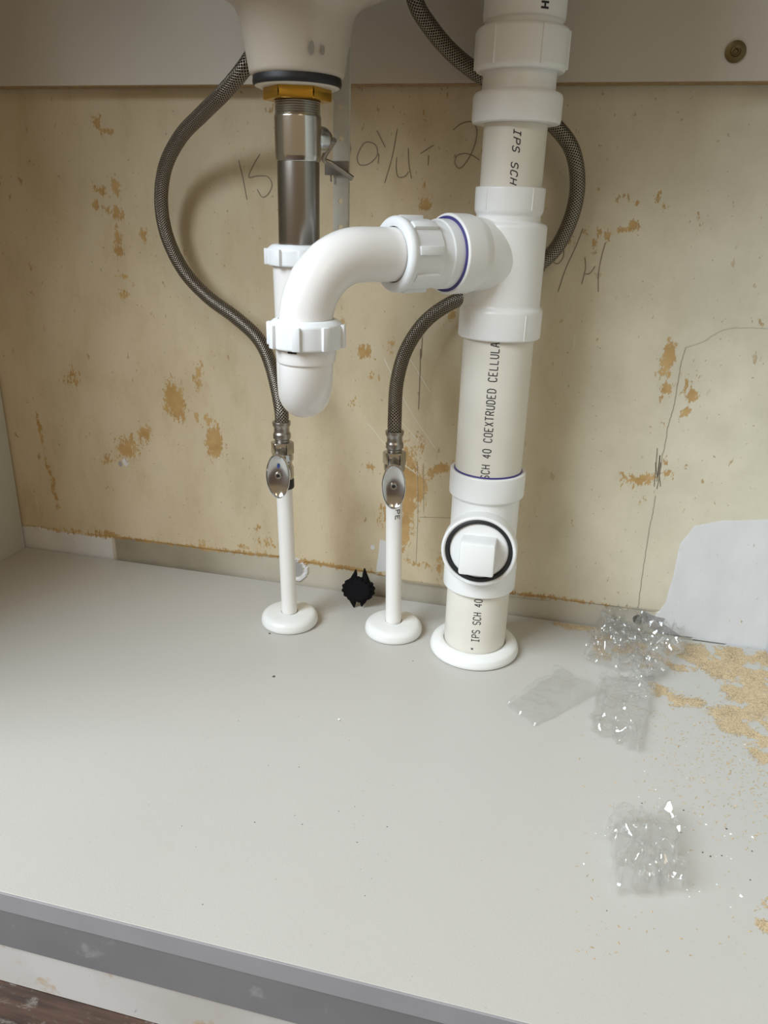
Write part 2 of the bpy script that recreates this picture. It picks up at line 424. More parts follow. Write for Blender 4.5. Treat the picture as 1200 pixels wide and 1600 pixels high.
for b_ in [  # ochre scars: px, py, rx, ry, rot, amp
    (152,193,7,14,-10,.95),(168,205,9,6,0,.7),(180,290,8,16,-5,.95),(158,298,12,8,20,.8),(150,318,6,11,0,.85),(168,328,14,7,10,.85),(184,334,10,12,0,.9),
    (185,372,6,22,0,.85),(184,392,8,9,0,.95),(224,368,6,12,0,.85),(194,460,7,9,0,.85),(190,432,20,6,0,.55),
    (273,625,13,28,-12,1.25),(262,640,9,10,0,.8),(310,590,8,26,5,.75),(335,690,12,24,0,1.25),(326,658,6,12,-25,.9),(307,650,4,10,0,.8),
    (200,700,20,22,0,.85),(226,678,11,12,0,.95),(168,718,9,8,0,.85),(115,590,10,16,0,.7),(105,598,18,6,10,.6),
    (62,670,3,30,-6,.85),(84,765,5,34,-5,.75),(72,720,3,16,-5,.7),
    (665,318,9,12,20,.95),(662,285,4,10,0,.6),(570,550,12,13,0,.95),(536,500,6,8,0,.7),(585,585,12,9,0,.55),(552,630,8,6,0,.6),(612,540,6,12,10,.7),
    (705,492,8,8,0,.9),(640,770,14,55,2,1.1),(632,720,8,30,10,.9),(655,760,12,25,0,1.0),(685,735,22,9,-25,.95),(600,805,12,20,20,.7),(578,730,12,9,0,.6),(632,830,7,30,0,1.2),(655,700,10,22,0,.6),
    (687,885,5,22,0,.8),(700,872,12,6,30,.6),
    (990,353,9,9,-30,1.0),(972,360,11,6,0,.85),(950,368,7,12,0,.75),(936,362,5,9,0,.8),(928,380,5,8,0,.85),(915,362,6,7,0,.7),(995,317,5,6,0,.75),(1028,308,6,10,0,.65),(1036,326,8,7,0,.7),
    (892,374,5,6,0,.75),(1092,338,9,18,0,.45),(1146,317,6,6,0,.55),(1190,340,6,12,0,.5),
    (1044,560,9,24,5,1.25),(1036,582,14,7,0,.9),(1040,607,9,12,30,.95),(1032,622,5,9,0,.75),(1078,600,12,18,20,.6),(1082,618,9,11,0,1.1),(1072,643,7,9,30,.95),
    (1000,750,24,10,-8,.9),(1040,722,5,8,0,.7),(1044,740,9,7,0,.75),(972,752,7,12,0,.65),(1004,782,7,10,20,.6),(1034,660,5,4,0,.55),
    (650,880,30,5,8,.6),(415,848,20,8,5,.65),(400,825,8,6,0,.55),(382,855,16,5,5,.6),(318,852,10,9,0,.75),(170,835,26,5,6,.8),(120,830,26,3,6,.7)]:
    blob(stain, *b_)
# broken glue line along the paint edge
zed = np.interp(GX, ex, ez)
pxs = np.interp(GX, ex, np.array([p[0] for p in edge_px]))
lineamp = np.interp(pxs, [40, 90, 160, 440, 455, 480, 560, 590, 620, 700, 800, 830, 900, 960, 1010], [.35, .5, .78, .85, .2, 1.05, 1.15, .5, .3, .3, .6, .95, .75, .35, .1])
stain = np.maximum(stain, lineamp * np.exp(-((GZ - zed - .0005) / .0036) ** 2))
polyf(white, [(1212, 812), (1130, 813), (1085, 822), (1062, 850), (1052, 900), (1040, 940), (1022, 965), (1035, 990), (1215, 1025)], .008)
polyf(white, [(594, 842), (612, 850), (604, 893), (588, 893)], .006)
blob(white, 582, 855, 5, 6, 0, .7); blob(white, 196, 722, 9, 12, 0, .6)
polyf(grey, [(1000, 952), (1018, 962), (1040, 966), (1036, 974), (1052, 985), (1070, 998), (1030, 991), (1005, 976)], .004)
for q in ((188, 725, 6, 9),): blob(grey, *q, 0, .62)
strip = np.clip((zed - GZ) / .0015 + .5, 0, 1) * np.interp(pxs, [1015, 1030], [1, 0])
strip[:, gx > .3] = 0
xa = wx(179, 862)[0]; xb = wx(300, 880)[0]; xc = wx(420, 890)[0]
taupe = strip * np.clip((GX - xa) / .002, 0, 1) * np.interp(GX, [xb, xc], [1, 0]) * .95
whs = strip * np.clip((xa - GX) / .002, 0, 1) ; white = np.maximum(white, whs * .62)
taupe = np.maximum(taupe, strip * .45 * np.interp(pxs, [585, 600, 690, 700], [0, 1, 1, .15]))
# old ring mark round the small patch behind the left supply pipe
cx, cz = wx(461, 890); rr = np.hypot(GX - cx, GZ - cz)
ring = np.clip(.5 + (.0155 - rr) / .003, 0, 1); white = np.maximum(white, ring * .9)
inner = np.clip(.5 + (.0105 - rr) / .003, 0, 1); white = white * (1 - inner); grey = np.maximum(grey, inner * .62)
right = np.interp(GX, [-.10, .02, .25], [0, .6, 1.0])  # weight of the painted-in daylight, growing towards the right
sh = -0.0016 * np.clip((GZ - zed) / .0022 + .5, 0, 1) * (1 - .0)
bump_ = 0.0
yy = YW + .0016 + sh
yy = np.where(white > .55, YW - .0002, yy)
nz_, nx_ = GX.shape
verts = np.stack([GX, yy, GZ], -1).reshape(-1, 3)
# thick slab: add a back sheet border
ii = np.arange(nz_ * nx_).reshape(nz_, nx_)
faces = np.stack([ii[:-1, :-1], ii[:-1, 1:], ii[1:, 1:], ii[1:, :-1]], -1).reshape(-1, 4).tolist()
nb = len(verts)
back = [(x0, YW + .02, z0), (gx[-1], YW + .02, z0), (gx[-1], YW + .02, gz[-1]), (x0, YW + .02, gz[-1])]
verts = np.vstack([verts, back])
faces.append([nb + 3, nb + 2, nb + 1, nb])
faces.append(list(ii[0, ::-1]) + [nb, nb + 1]); faces.append(list(ii[-1, :]) + [nb + 2, nb + 3])
faces.append(list(ii[:, 0]) + [nb + 3, nb]); faces.append(list(ii[::-1, -1]) + [nb + 1, nb + 2])
me = bpy.data.meshes.new('wall_back'); me.from_pydata(verts.tolist(), [], [list(map(int, f)) for f in faces]); me.update()
def colattr(me, name, r, g, b):
    a = me.color_attributes.new(name, 'FLOAT_COLOR', 'POINT')
    arr = np.zeros((len(me.vertices), 4), np.float32); arr[:, 3] = 1
    for k, v in enumerate((r, g, b)): arr[:nb, k] = v.reshape(-1)
    a.data.foreach_set('color', arr.reshape(-1))
colattr(me, 'marks', stain, white, grey); colattr(me, 'zones', strip, taupe, right)
me.materials.append(M['wall'])
wall = bpy.data.objects.new('wall_back', me); COL.objects.link(wall); ORIGIN[wall.name] = Vector((0, 0, 0))
wall['kind'] = 'structure'; wall['label'] = 'aged cream plaster wall behind the pipes with ochre glue scars'
for (a0, a1, c0, c1) in ((-1.6, x0, ROOMZ, 1.6), (gx[-1], 1.4, ROOMZ, 1.6), (x0, gx[-1], ROOMZ, z0), (x0, gx[-1], gz[-1], 1.6)):
    bm = bmesh.new(); box(bm, a0, a1, YW, YW + .02, c0, c1)
    o = obj('wall_section', bm, M['wall'], wall, smooth=False)

def wall_strokes(name, strokes, width, material, parent, jitter=.0, off=.0004):
    bm = bmesh.new()
    for s in strokes:
        pts = [wal(x, y, YW) for x, y in s]
        pts = catmull(pts, 8) if len(pts) > 2 else [pts[0].lerp(pts[1], k / 6) for k in range(7)]
        if jitter:
            pts = [p + Vector((random.uniform(-1, 1), 0, random.uniform(-1, 1))) * jitter for p in pts]
        ribbon(bm, pts, width, lambda p: Vector((0, -1, 0)), off)
    return obj(name, bm, material, parent, smooth=False)
digits = {
 'fifteen': [[(373,250),(380,280),(386,312)], [(406,241),(394,262),(389,277),(402,275),(418,276),(425,288),(420,302),(410,308),(402,296)]],
 'twenty': [[(543,212),(548,232),(544,250),(546,255)], [(563,232),(558,246),(562,257),(574,257),(586,248),(590,238),(586,226),(572,222),(563,232)], [(589,204),(602,230)], [(592,240),(591,256)]],
 'quarter': [[(621,201),(613,244),(601,286)], [(620,246),(619,262),(622,276),(632,276),(639,268)], [(638,231),(639,256),(643,279)]],
 'dash': [[(657,240),(668,233),(678,227)], [(670,243),(669,258)]],
 'two': [[(708,203),(722,193),(738,191),(745,204),(742,226),(731,250),(719,263),(711,256),(714,244),(726,240),(738,243),(749,250)]],
 'right': [[(911,357),(900,385),(884,420),(872,456)], [(914,402),(915,418),(912,432),(909,444)], [(914,428),(922,427),(930,416)], [(946,379),(939,405),(935,430),(935,456)],
           [(881,391),(880,402),(872,412),(864,408),(866,398),(876,390)], [(853,408),(850,424)]],
 'scribble': [[(1027,700),(1025,725),(1022,760)], [(1031,711),(1028,735),(1026,752)], [(1031,711),(1030,740),(1032,760)], [(1024,722),(1027,745),(1030,724)], [(1033,722),(1029,750),(1026,764)]],
 'left_line': [[(657,545),(656,590),(654,640)], [(660,526),(658,560)]],
}
for k, s in digits.items():
    o = wall_strokes('pencil_mark', s, .0007, M['pencil'], wall)
bm_pts = [(1143,487)]
wall_strokes('crack', [[(1200,513),(1170,512),(1140,513),(1120,520),(1098,534),(1072,543)]], .00045, mat('faint_crack', (.50, .46, .36), .9), wall, jitter=.0003)
wall_strokes('crack', [[(1072,543),(1066,560),(1060,590),(1056,620),(1050,645),(1043,668),(1040,690),(1034,715),(1031,740)],
                       [(1024,775),(1020,800),(1014,830),(1008,870),(1003,900),(1000,925),(997,950)]], .0006, M['crack'], wall, jitter=.0004)
wall_strokes('scratch', [[(600,560),(640,640),(680,700)],[(640,560),(672,612)],[(575,662),(620,715),(650,740)],[(610,640),(655,690)],[(615,700),(630,720)]], .0008, mat('pale_scratch', (.74,.68,.55), .6), wall, off=.0002)
wall_strokes('seam_line', [[(700,921),(780,930),(860,939)],[(630,910),(700,920)],[(655,808),(705,809)],[(652,720),(653,800),(650,880)],[(662,725),(662,800)]], .0005, M['crack'], wall, off=.0002)
# small dark hole in the plaster beside the torn paper
bm = bmesh.new(); hc = wal(996, 968, YW); lathe(bm, [(0, .0), (.0042, .0), (.0046, .0006), (.0046, -.002)], axis_m(hc + Vector((0, -.0006, 0)), (0, -1, 0)), 20)
obj('hole', bm, M['rubber'], wall)

# --- room floor, dark planks along X
bm = bmesh.new(); box(bm, -1.6, 1.4, -1.6, YW + .02, ROOMZ - .03, ROOMZ - .012)
floor = obj('floor', bm, mat('subfloor', (.05, .035, .025), .8), None, smooth=False); floor['kind'] = 'structure'; floor['label'] = 'dark wood plank floor in front of the cabinet'
yk = .3018
for k in range(14):
    bm = bmesh.new(); y1 = yk - k * .123; box(bm, -1.6 , 1.4, y1 - .1215, y1, ROOMZ - .012, ROOMZ, .0012)
    obj('plank', bm, M['wood'], floor, smooth=False)

# ================================================================ CABINET
cab = thing('vanity_cabinet', ((XL + XR) / 2, (YF + YB) / 2, ROOMZ), 'open sink cabinet with white melamine interior and grey painted front edge', 'cabinet')
bm = bmesh.new(); box(bm, XL, XR, YF, YB, -.0156, 0, .0003); obj('bottom_panel', bm, M['melamine'], cab, smooth=False)
bm = bmesh.new(); box(bm, XL - .016, XR + .016, YF - .0012, YF - .0001, -.0157, -.0004, .0003); lab(obj('edge_banding', bm, M['grey_edge'], cab, smooth=False), 'light grey edge of the cabinet bottom')
bm = bmesh.new(); box(bm, XL - .016, XR + .016, YF - .0005, YF + .018, -.0490, -.0159, .0004); lab(obj('front_rail', bm, M['grey_face'], cab, smooth=False), 'dark grey painted rail under the edge')
bm = bmesh.new(); box(bm, XL - .016, XR + .016, YF + .0012, YF + .016, ROOMZ, -.0494, .0005)
lab(obj('toe_kick', bm, M['toe'], cab, smooth=False), 'stained white board at the floor')
for xx in ((XL - .016, XL - .0002), (XR + .0002, XR + .016)):
    bm = bmesh.new(); box(bm, xx[0], xx[1], YF - .001, YB, ROOMZ, CAB_T, .0004); obj('side_panel', bm, M['melamine_side'], cab, smooth=False)
yr = YB - .016; zr = wal(600, 130.5, yr).z
bm = bmesh.new(); box(bm, XL, XR, yr, YB, zr, CAB_T, .0003); rail = lab(obj('back_rail', bm, M['rail'], cab, smooth=False), 'plain beige board across the top of the back')
bm = bmesh.new(); box(bm, XL, XR, yr + .0003, YB - .0002, zr - .0006, zr - .0001); obj('raw_edge', bm, M['raw_edge'], rail, smooth=False)
sp = wal(1149, 81, yr)
bm = bmesh.new()
lathe(bm, [(0, -.0006), (.0017, -.0006), (.0022, .0004), (.0030, .0002), (.0040, .0010), (.0062, .0008), (.0078, .0003), (.0078, -.0012)], axis_m(sp + Vector((0, -.0012, 0)), (0, -1, 0)), 28)
lab(obj('screw', bm, M['darkbrass'], rail), 'tarnished brass screw')
# counter over the box (with the hole for the basin)
bm = bmesh.new()
bxm, bym, hr = -.2105, .50, .20
ring_o = [(XL - .03, YF - .03), (XR + .03, YF - .03), (XR + .03, YW), (XL - .03, YW)]
N = 48; circ = [(bxm + .235 * math.cos(2 * math.pi * i / N), bym + .185 * math.sin(2 * math.pi * i / N)) for i in range(N)]
def sq(i):
    a = 2 * math.pi * i / N; c, s = math.cos(a), math.sin(a); k = 1e9
    if c > 1e-9: k = min(k, (XR + .03 - bxm) / c)
    if c < -1e-9: k = min(k, (XL - .03 - bxm) / c)
    if s > 1e-9: k = min(k, (YW - .001 - bym) / s)
    if s < -1e-9: k = min(k, (YF - .03 - bym) / s)
    return bxm + c * k, bym + s * k
for zz in (CAB_T, CAB_T + .02):
    pass
a_ = [[bm.verts.new((*circ[i], z)) for i in range(N)] for z in (CAB_T, CAB_T + .02)]
b_ = [[bm.verts.new((*sq(i), z)) for i in range(N)] for z in (CAB_T, CAB_T + .02)]
for i in range(N):
    j = (i + 1) % N
    bm.faces.new((a_[0][i], a_[0][j], b_[0][j], b_[0][i])); bm.faces.new((a_[1][i], a_[1][j], b_[1][j], b_[1][i]))
    bm.faces.new((a_[0][i], a_[0][j], a_[1][j], a_[1][i])); bm.faces.new((b_[0][i], b_[0][j], b_[1][j], b_[1][i]))
obj('counter_top', bm, M['melamine_side'], cab, smooth=False)

# ================================================================ SINK AND DRAIN
TX, TY = -.2155, .603
def zt(py, r=.0): return wal(463, py, TY - r).z
zb = zt(117, .030)
bm = bmesh.new()
prof = [(.0185, zb + .004), (.0300, zb + .0015), (.0345, zb + .0035), (.0352, zb + .008), (.0375, zb + .022), (.0400, zb + .036), (.0425, zb + .044), (.0500, zb + .0505), (.065, zb + .056), (.090, zb + .066), (.120, zb + .083), (.135, zb + .108), (.148, zb + .140), (.156, zb + .18), (.160, CAB_T + .0), (.160, CAB_T + .022)]
inner = [(r - .010 if r > .05 else .02, z + .009) for r, z in prof[7:]][::-1]
prof2 = fil(prof, .006, 3) + [(.150, CAB_T + .022)] + inner + [(.0185, zb + .054)]
# elliptical growth: the bowl is wider than deep and leans forward of the drain
base_m = Matrix.Translation((TX, TY, 0))
lathe(bm, prof2, base_m, 96, closed=True)
for v in bm.verts:
    k = max(0., min(1., (v.co.z - zb - .048) / .08)); k = k * k * (3 - 2 * k)
    v.co.y = TY + (v.co.y - TY) * (1 - .12 * k) - .095 * k
    v.co.x = TX + (v.co.x - TX) * (1 + .18 * k)
sink = obj('sink_basin', bm, M['porcelain'], None)
tag(sink, 'underside of a glazed porcelain sink bowl at the top, shade painted in as beige', 'sink')
for (px, py, w_, h_) in ((488, 74, .0020, .0044), (517, 75, .0014, .0030)):
    # thumb smudges on the neck of the bowl
    c = wal(px, py, TY - .033); d = Vector((c.x - TX, c.y - TY, 0)).normalized()
    bm = bmesh.new(); rr_ = .0379
    cc = Vector((TX, TY, c.z)) + d * rr_
    tdir = Vector((-d.y, d.x, 0)); vs_ = []
    for k in range(16):
        a = 2 * math.pi * k / 16; off = tdir * w_ * math.cos(a); zq = h_ * math.sin(a)
        p = cc + off + Vector((0, 0, zq)) + d * (zq * .11 - (w_ * math.cos(a)) ** 2 / (2 * rr_) + .0003); vs_.append(bm.verts.new(p))
    bm.faces.new(vs_); o = obj('smudge', bm, M['smudge'], sink, smooth=False)

drain = thing('sink_drain', (TX, TY, zt(380)), 'chrome drain tailpiece with brass nut and black gasket under the sink', 'drain')
z1_ = zt(125, .032)
bm = bmesh.new(); lathe(bm, fil([(.0165, z1_), (.0318, z1_ - .0004), (.0325, z1_ + .002), (.0318, zb + .0045), (.0165, zb + .0045)], .001), base_m, 64, closed=True); lab(obj('rubber_gasket', bm, M['rubber'], drain), 'black rubber ring')
bm = bmesh.new(); lathe(bm, fil([(.0165, z1_ - .0013), (.0285, z1_ - .0014), (.0312, z1_ - .0003), (.0165, z1_ + .0004)], .0006), base_m, 64, closed=True); obj('washer', bm, M['gasket_grey'], drain)
zn0, zn1 = zt(151, .025), z1_ - .0012
bm = bmesh.new(); hexa = [lathe]
def hexring(bm, ri, ro, z0_, z1_, m_, n=6, ph=0):
    vo, vi = [], []
    for z in (z0_, z1_):
        vo.append([bm.verts.new(m_ @ Vector((ro * math.cos(ph + 2 * math.pi * i / n), ro * math.sin(ph + 2 * math.pi * i / n), z))) for i in range(n)])
        vi.append([bm.verts.new(m_ @ Vector((ri * math.cos(ph + 2 * math.pi * i / n), ri * math.sin(ph + 2 * math.pi * i / n), z))) for i in range(n)])
    for i in range(n):
        j = (i + 1) % n
        bm.faces.new((vo[0][i], vo[0][j], vo[1][j], vo[1][i])); bm.faces.new((vi[0][i], vi[0][j], vi[1][j], vi[1][i]))
        bm.faces.new((vo[0][i], vo[0][j], vi[0][j], vi[0][i])); bm.faces.new((vo[1][i], vo[1][j], vi[1][j], vi[1][i]))
    bmesh.ops.bevel(bm, geom=[e for e in bm.edges], offset=.0007, segments=2, affect='EDGES', profile=.5)
hexring(bm, .0165, .0252, zn0, zn1, base_m, 6, math.radians(-43)); obj('lock_nut', bm, M['brass'], drain)
zt0, zt1 = zt(176, .017), zt(251, .017)
bm = bmesh.new(); pr_ = []
nth = 11; zz = np.linspace(zn1, zt0, nth * 2 + 1)
for i, z in enumerate(zz): pr_.append((.0170 if i % 2 else .0162, float(z)))
lathe(bm, pr_ + [(.0150, float(zz[-1])), (.0150, float(zz[0]))], base_m, 64, closed=True); lab(obj('thread', bm, M['thread'], drain), 'threaded steel section')
bm = bmesh.new(); lathe(bm, fil([(.0145, zt0 + .0004), (.0166, zt0 + .0004), (.0174, zt0 - .001), (.0174, zt1 + .004), (.0168, zt1 + .001), (.0164, zt1), (.0145, zt1)], .0006), base_m, 72, closed=True); lab(obj('drain_body', bm, M['chrome'], drain), 'polished chrome sleeve')
zt2 = zt(430)
bm = bmesh.new(); lathe(bm, fil([(.0145, zt1 + .002), (.0160, zt1 + .002), (.0160, zt2), (.0145, zt2)], .0004), base_m, 72, closed=True); lab(obj('tailpiece', bm, M['steel'], drain), 'darker steel lower tube')
# ball-joint nut at the back right of the body
bj = wal(500, 218, TY + .012); 
bm = bmesh.new()
lathe(bm, fil([(0, -.006), (.0085, -.006), (.0092, -.003), (.0092, .003), (.0075, .0065), (.0035, .009), (0, .009)], .0012), axis_m((TX + .0130, TY + .0130, bj.z), (.6, .8, -.05)), 28)
obj('ball_nut', bm, M['chrome'], drain)

# pop-up linkage: strap, rod, spring clip
YS = .652
sx = wal(533, 240, YS).x
link_ = thing('lift_strap', (sx, YS, wal(533, 372, YS).z), 'flat grey metal lift strap with holes hanging behind the tailpiece', 'strap')
zs0, zs1 = wal(533, 372, YS).z, wal(535, 60, YS).z
hw = .0065
bm = bmesh.new()
holes_z = [wal(533, q, YS).z for q in (167, 217, 314, 355)]
step_pts = []
# strap built as strips around octagonal holes
hs = sorted(holes_z); hrad = .0021; zcur = zs0
def strap_block(bm, za, zb_):
    box(bm, sx - hw, sx + hw, YS - .0007, YS + .0007, za, zb_)
def strap_hole(bm, zc):
    n = 16; s = .0035
    outer = []; inner_ = []
    for i in range(n):
        a = 2 * math.pi * (i + .5) / n; c, d = math.cos(a), math.sin(a); k = min(hw / abs(c), s / abs(d))
        outer.append((sx + c * k, zc + d * k)); inner_.append((sx + c * hrad, zc + d * hrad))
    for y in (YS - .0007, YS + .0007):
        vo = [bm.verts.new((x, y, z)) for x, z in outer]; vi = [bm.verts.new((x, y, z)) for x, z in inner_]
        for i in range(n): j = (i + 1) % n; bm.faces.new((vo[i], vo[j], vi[j], vi[i]))
    r0 = [bm.verts.new((x, YS - .0007, z)) for x, z in inner_]; r1 = [bm.verts.new((x, YS + .0007, z)) for x, z in inner_]
    for i in range(n): j = (i + 1) % n; bm.faces.new((r0[i], r0[j], r1[j], r1[i]))
for h_ in hs:
    strap_block(bm, zcur, h_ - .0035); strap_hole(bm, h_); zcur = h_ + .0035
strap_block(bm, zcur, zs1)
box(bm, sx + hw - .0012, sx + hw, YS, YS + .004, zs0, zs1)
obj('strap', bm, M['zinc'], link_, smooth=False)
ra = Vector((TX + .024, TY + .014, bj.z)); rb = wal(551, 279, YS - .006)
bm = bmesh.new(); tube(bm, catmull([ra, wal(506, 247, TY + .03), wal(520, 257, YS - .014), rb + Vector((0, 0, 0))], 8), .0021, 14); obj('pivot_rod', bm, M['nickel'], link_)
bm = bmesh.new(); ca, cb = wal(507, 251, YS - .004), wal(545, 274, YS - .004)
box(bm, ca.x, cb.x, YS - .0035, YS - .0027, cb.z, ca.z, .0003); box(bm, ca.x, ca.x + .0008, YS - .0035, YS + .009, cb.z, ca.z, .0002)
box(bm, ca.x, cb.x - .002, YS + .0025, YS + .0033, cb.z + .001, ca.z - .001, .0003)
box(bm, wal(519, 0, YS).x, wal(521, 0, YS).x, YS - .0040, YS - .0032, cb.z - .005, cb.z + .002)
obj('spring_clip', bm, M['nickel'], link_, smooth=False)

# ================================================================ DRAIN STACK
MX, MY = -.0615, .6760
MB = T(MX, MY, 0)
def zm(py, r): return wal(proj((MX, MY - r, .0))[0] if False else 790, py, MY - r).z
def zm(py, r):
    # height on the front of the stack that projects to row py
    lo, hi = -.05, .8
    for _ in range(40):
        mid = (lo + hi) / 2
        if proj((MX, MY - r, mid))[1] > py: lo = mid
        else: hi = mid
    return mid
stack = thing('drain_stack', (MX, MY, 0), 'thick white vertical drain pipe with tees rising through the cabinet', 'pipe')
def turned(name, prof, material, parent, label=None, rad=.0012, seg=80, mtx=MB):
    bm = bmesh.new(); lathe(bm, fil(prof, rad), mtx, seg, closed=True); o = obj(name, bm, material, parent)
    if label: lab(o, label)
    return o
RP2, RP15 = .0302, .0248
# pipes
z_a = zm(935, .034); turned('pipe', [(.026, -.012), (RP2, -.012), (RP2, z_a + .02), (.026, z_a + .02)], M['pipe'], stack, 'short cream pipe at the floor')
z_b, z_c = zm(750, .034), zm(535, .034)
turned('pipe', [(.026, z_b - .02), (RP2, z_b - .02), (RP2, z_c + .02), (.026, z_c + .02)], M['pipe'], stack, 'long cream pipe printed with black lettering')
z_d, z_e = zm(291, .028), zm(187, .034)
turned('pipe', [(.020, z_d - .02), (RP15, z_d - .02), (RP15, z_e + .02), (.020, z_e + .02)], M['pipe'], stack, 'narrow cream pipe above the upper tee')
# cleanout tee
zc0, zc1, zc2 = z_a, zm(898, .034), zm(792, .034)
zc3 = z_b
turned('cleanout_tee', [(RP2 + .0002, zc0), (.0345, zc0), (.0345, zc1), (.0312, zc1 + .003), (.0312, zc2), (.0345, zc2 + .0025), (.0345, zc3), (.0306, zc3), (.0306, zc3 - .015), (.0302, zc3 - .016)], M['fitting'], stack, 'white tee with the round cleanout')
tee1 = bpy.data.objects['cleanout_tee']
lo, hi = 0, .4
for _ in range(40):
    mid = (lo + hi) / 2
    if proj((MX, MY - .046, mid))[1] > 860: lo = mid
    else: hi = mid
zcl = mid
CL = axis_m((MX + .0004, MY, zcl - .001), (0.03, -1, 0.0))
turned('cleanout_hub', [(.0285, .0), (.0300, .020), (.0330, .030), (.0338, .034), (.0338, .0465), (.0322, .0480), (.0300, .0465), (.0298, .012)], M['fitting'], tee1, mtx=CL)
turned('sealing_ring', [(.0268, .038), (.0301, .038), (.0301, .0462), (.0290, .0472), (.0270, .0465)], M['rubber'], tee1, 'black ring round the plug', mtx=CL, rad=.0006)
bm = bmesh.new(); lathe(bm, fil([(0, .034), (.0268, .034), (.0268, .0435), (.0255, .0448), (0, .0448)], .001), CL, 64)
bs = .0155
g0 = len(bm.verts)
box(bm, -bs, bs, -bs, bs, .044, .0655, .0022, mtx=CL @ Matrix.Rotation(0, 4, 'Z'))
obj('cleanout_plug', bm, M['fitting'], tee1)
# sanitary tee
zl0, zl1 = z_c, zm(487, .034)
zu0 = zm(350, .033); zu1 = zm(337, .028); zu2 = z_d
turned('sanitary_tee', [(RP2 + .0002, zl0), (.0350, zl0), (.0350, zl1 - .001), (.0322, zl1 + .002), (.0322, zu0 - .002), (.0310, zu0), (.0258, zu0 + .0015), (.0258, zu1), (.0278, zu1 + .003), (.0282, zu2), (RP15 + .0002, zu2)], M['fitting'], stack, 'white tee with the curved side inlet', rad=.002)
tee2 = bpy.data.objects['sanitary_tee']
# thin mould seams on hubs
def seam(px_list, parent, rads, z0_, z1_):
    for ang in px_list:
        a = math.radians(ang); d = Vector((math.sin(a), -math.cos(a), 0))
        bm = bmesh.new(); c = Vector((MX, MY, 0)) + d * rads
        box(bm, -.0005, .0005, -.0004, .0004, z0_, z1_, .00015, mtx=Matrix.Translation(c) @ Matrix.Rotation(a, 4, 'Z'))
        obj('mould_seam', bm, M['fitting'], parent)
seam((-38, 42), tee2, .0350, zl0 + .001, zl1 - .003)
seam((-35, 45), tee2, .0281, zu1 + .004, zu2 - .001)
# side inlet toward the trap
ANG = math.radians(47)
D = Vector((-math.cos(ANG), -math.sin(ANG), 0))
LX, LY = -.1885, .5395
D = (Vector((LX, LY, 0)) - Vector((MX, MY, 0))).normalized(); DIST = (Vector((LX, LY, 0)) - Vector((MX, MY, 0))).length
ZA = .3768
A0 = Vector((MX, MY, ZA))
def s_at(px, side=0):
    lo, hi = 0., .3
    for _ in range(40):
        mid = (lo + hi) / 2
        if proj(A0 + D * mid)[0] > px: lo = mid
        else: hi = mid
    return mid
print('s', [(p, round(s_at(p), 4), [round(q, 3) for q in proj(A0 + D * s_at(p))]) for p in (615, 640, 660, 700, 730, 745)], DIST)
s_nut0, s_nut1, s_hub = s_at(612), s_at(664), s_at(697)
CI = axis_m(A0, D)
# swept branch: from the hub, bends down into the body
bm = bmesh.new(); path = []; Rb = .036
for k in range(4): path.append(A0 + D * (s_hub - .020 - (s_hub - .020 - Rb) * k / 3))
for k in range(1, 15):
    t = math.pi / 2 * k / 14; path.append(A0 + D * (Rb - Rb * math.sin(t)) + Vector((0, 0, -Rb + Rb * math.cos(t))))
path.append(path[-1] + Vector((0, 0, -.01)))
rads_ = [.0283] * 4 + [.0283 - .0015 * k / 15 for k in range(1, 16)]
tube(bm, path, rads_, 56); obj('inlet_bend', bm, M['fitting'], tee2)
turned('inlet_hub', [(.022, s_hub - .026), (.0283, s_hub - .026), (.0303, s_hub - .018), (.0305, s_hub), (.0285, s_hub + .0006), (.022, s_hub)], M['fitting'], tee2, mtx=CI, seg=72)
turned('primer_ring', [(.0262, s_hub - .001), (.0284, s_hub - .001), (.0284, s_hub + .0014), (.0262, s_hub + .0012)], M['primer'], tee2, 'purple primer line', mtx=CI, rad=.0003)
turned('primer_ring', [(RP2, zc3 - .002), (RP2 + .0009, zc3 - .002), (RP2 + .0009, zc3 + .0006), (RP2, zc3 + .0012)], M['primer'], tee1, 'purple primer line', rad=.0002)
# upper couplings
zq0, zq1, zq2, zq3 = z_e, zm(136, .034), zm(102, .029), zm(30, .034)
turned('coupling', [(RP15 + .0002, zq0), (.0340, zq0), (.0346, zq0 + .003), (.0346, zq1 - .003), (.0335, zq1 - .0005), (.0283, zq1 + .001), (.0279, zq2 + .001), (.0250, zq2 + .001)], M['fitting'], stack, 'wide white coupling collar')
turned('union_nut', [(.0270, zq2 - .001), (.0330, zq2 - .001), (.0350, zq2 + .002), (.0352, zq3 - .002), (.0335, zq3), (.0270, zq3)], M['fitting'], stack, 'large white union nut')
un = bpy.data.objects['union_nut']
for k in range(6):
    a = math.radians(-30 + 60 * k); d = Vector((math.sin(a), -math.cos(a), 0)); bm = bmesh.new()
    box(bm, -.0009, .0009, -.0008, .0008, zq2 + .001, zq3 - .0015, .0004, mtx=Matrix.Translation(Vector((MX, MY, 0)) + d * .0350) @ Matrix.Rotation(a, 4, 'Z'))
    obj('rib', bm, M['fitting'], un)
zq4 = zm(22, .031)
turned('upper_pipe', [(.026, zq3 - .003), (.0288, zq3 - .003), (.0288, zq4), (.0305, zq4 + .001), (.0308, zq4 + .004), (.0308, .775), (.026, .775)], M['fitting'], stack, 'white pipe rising out of view')

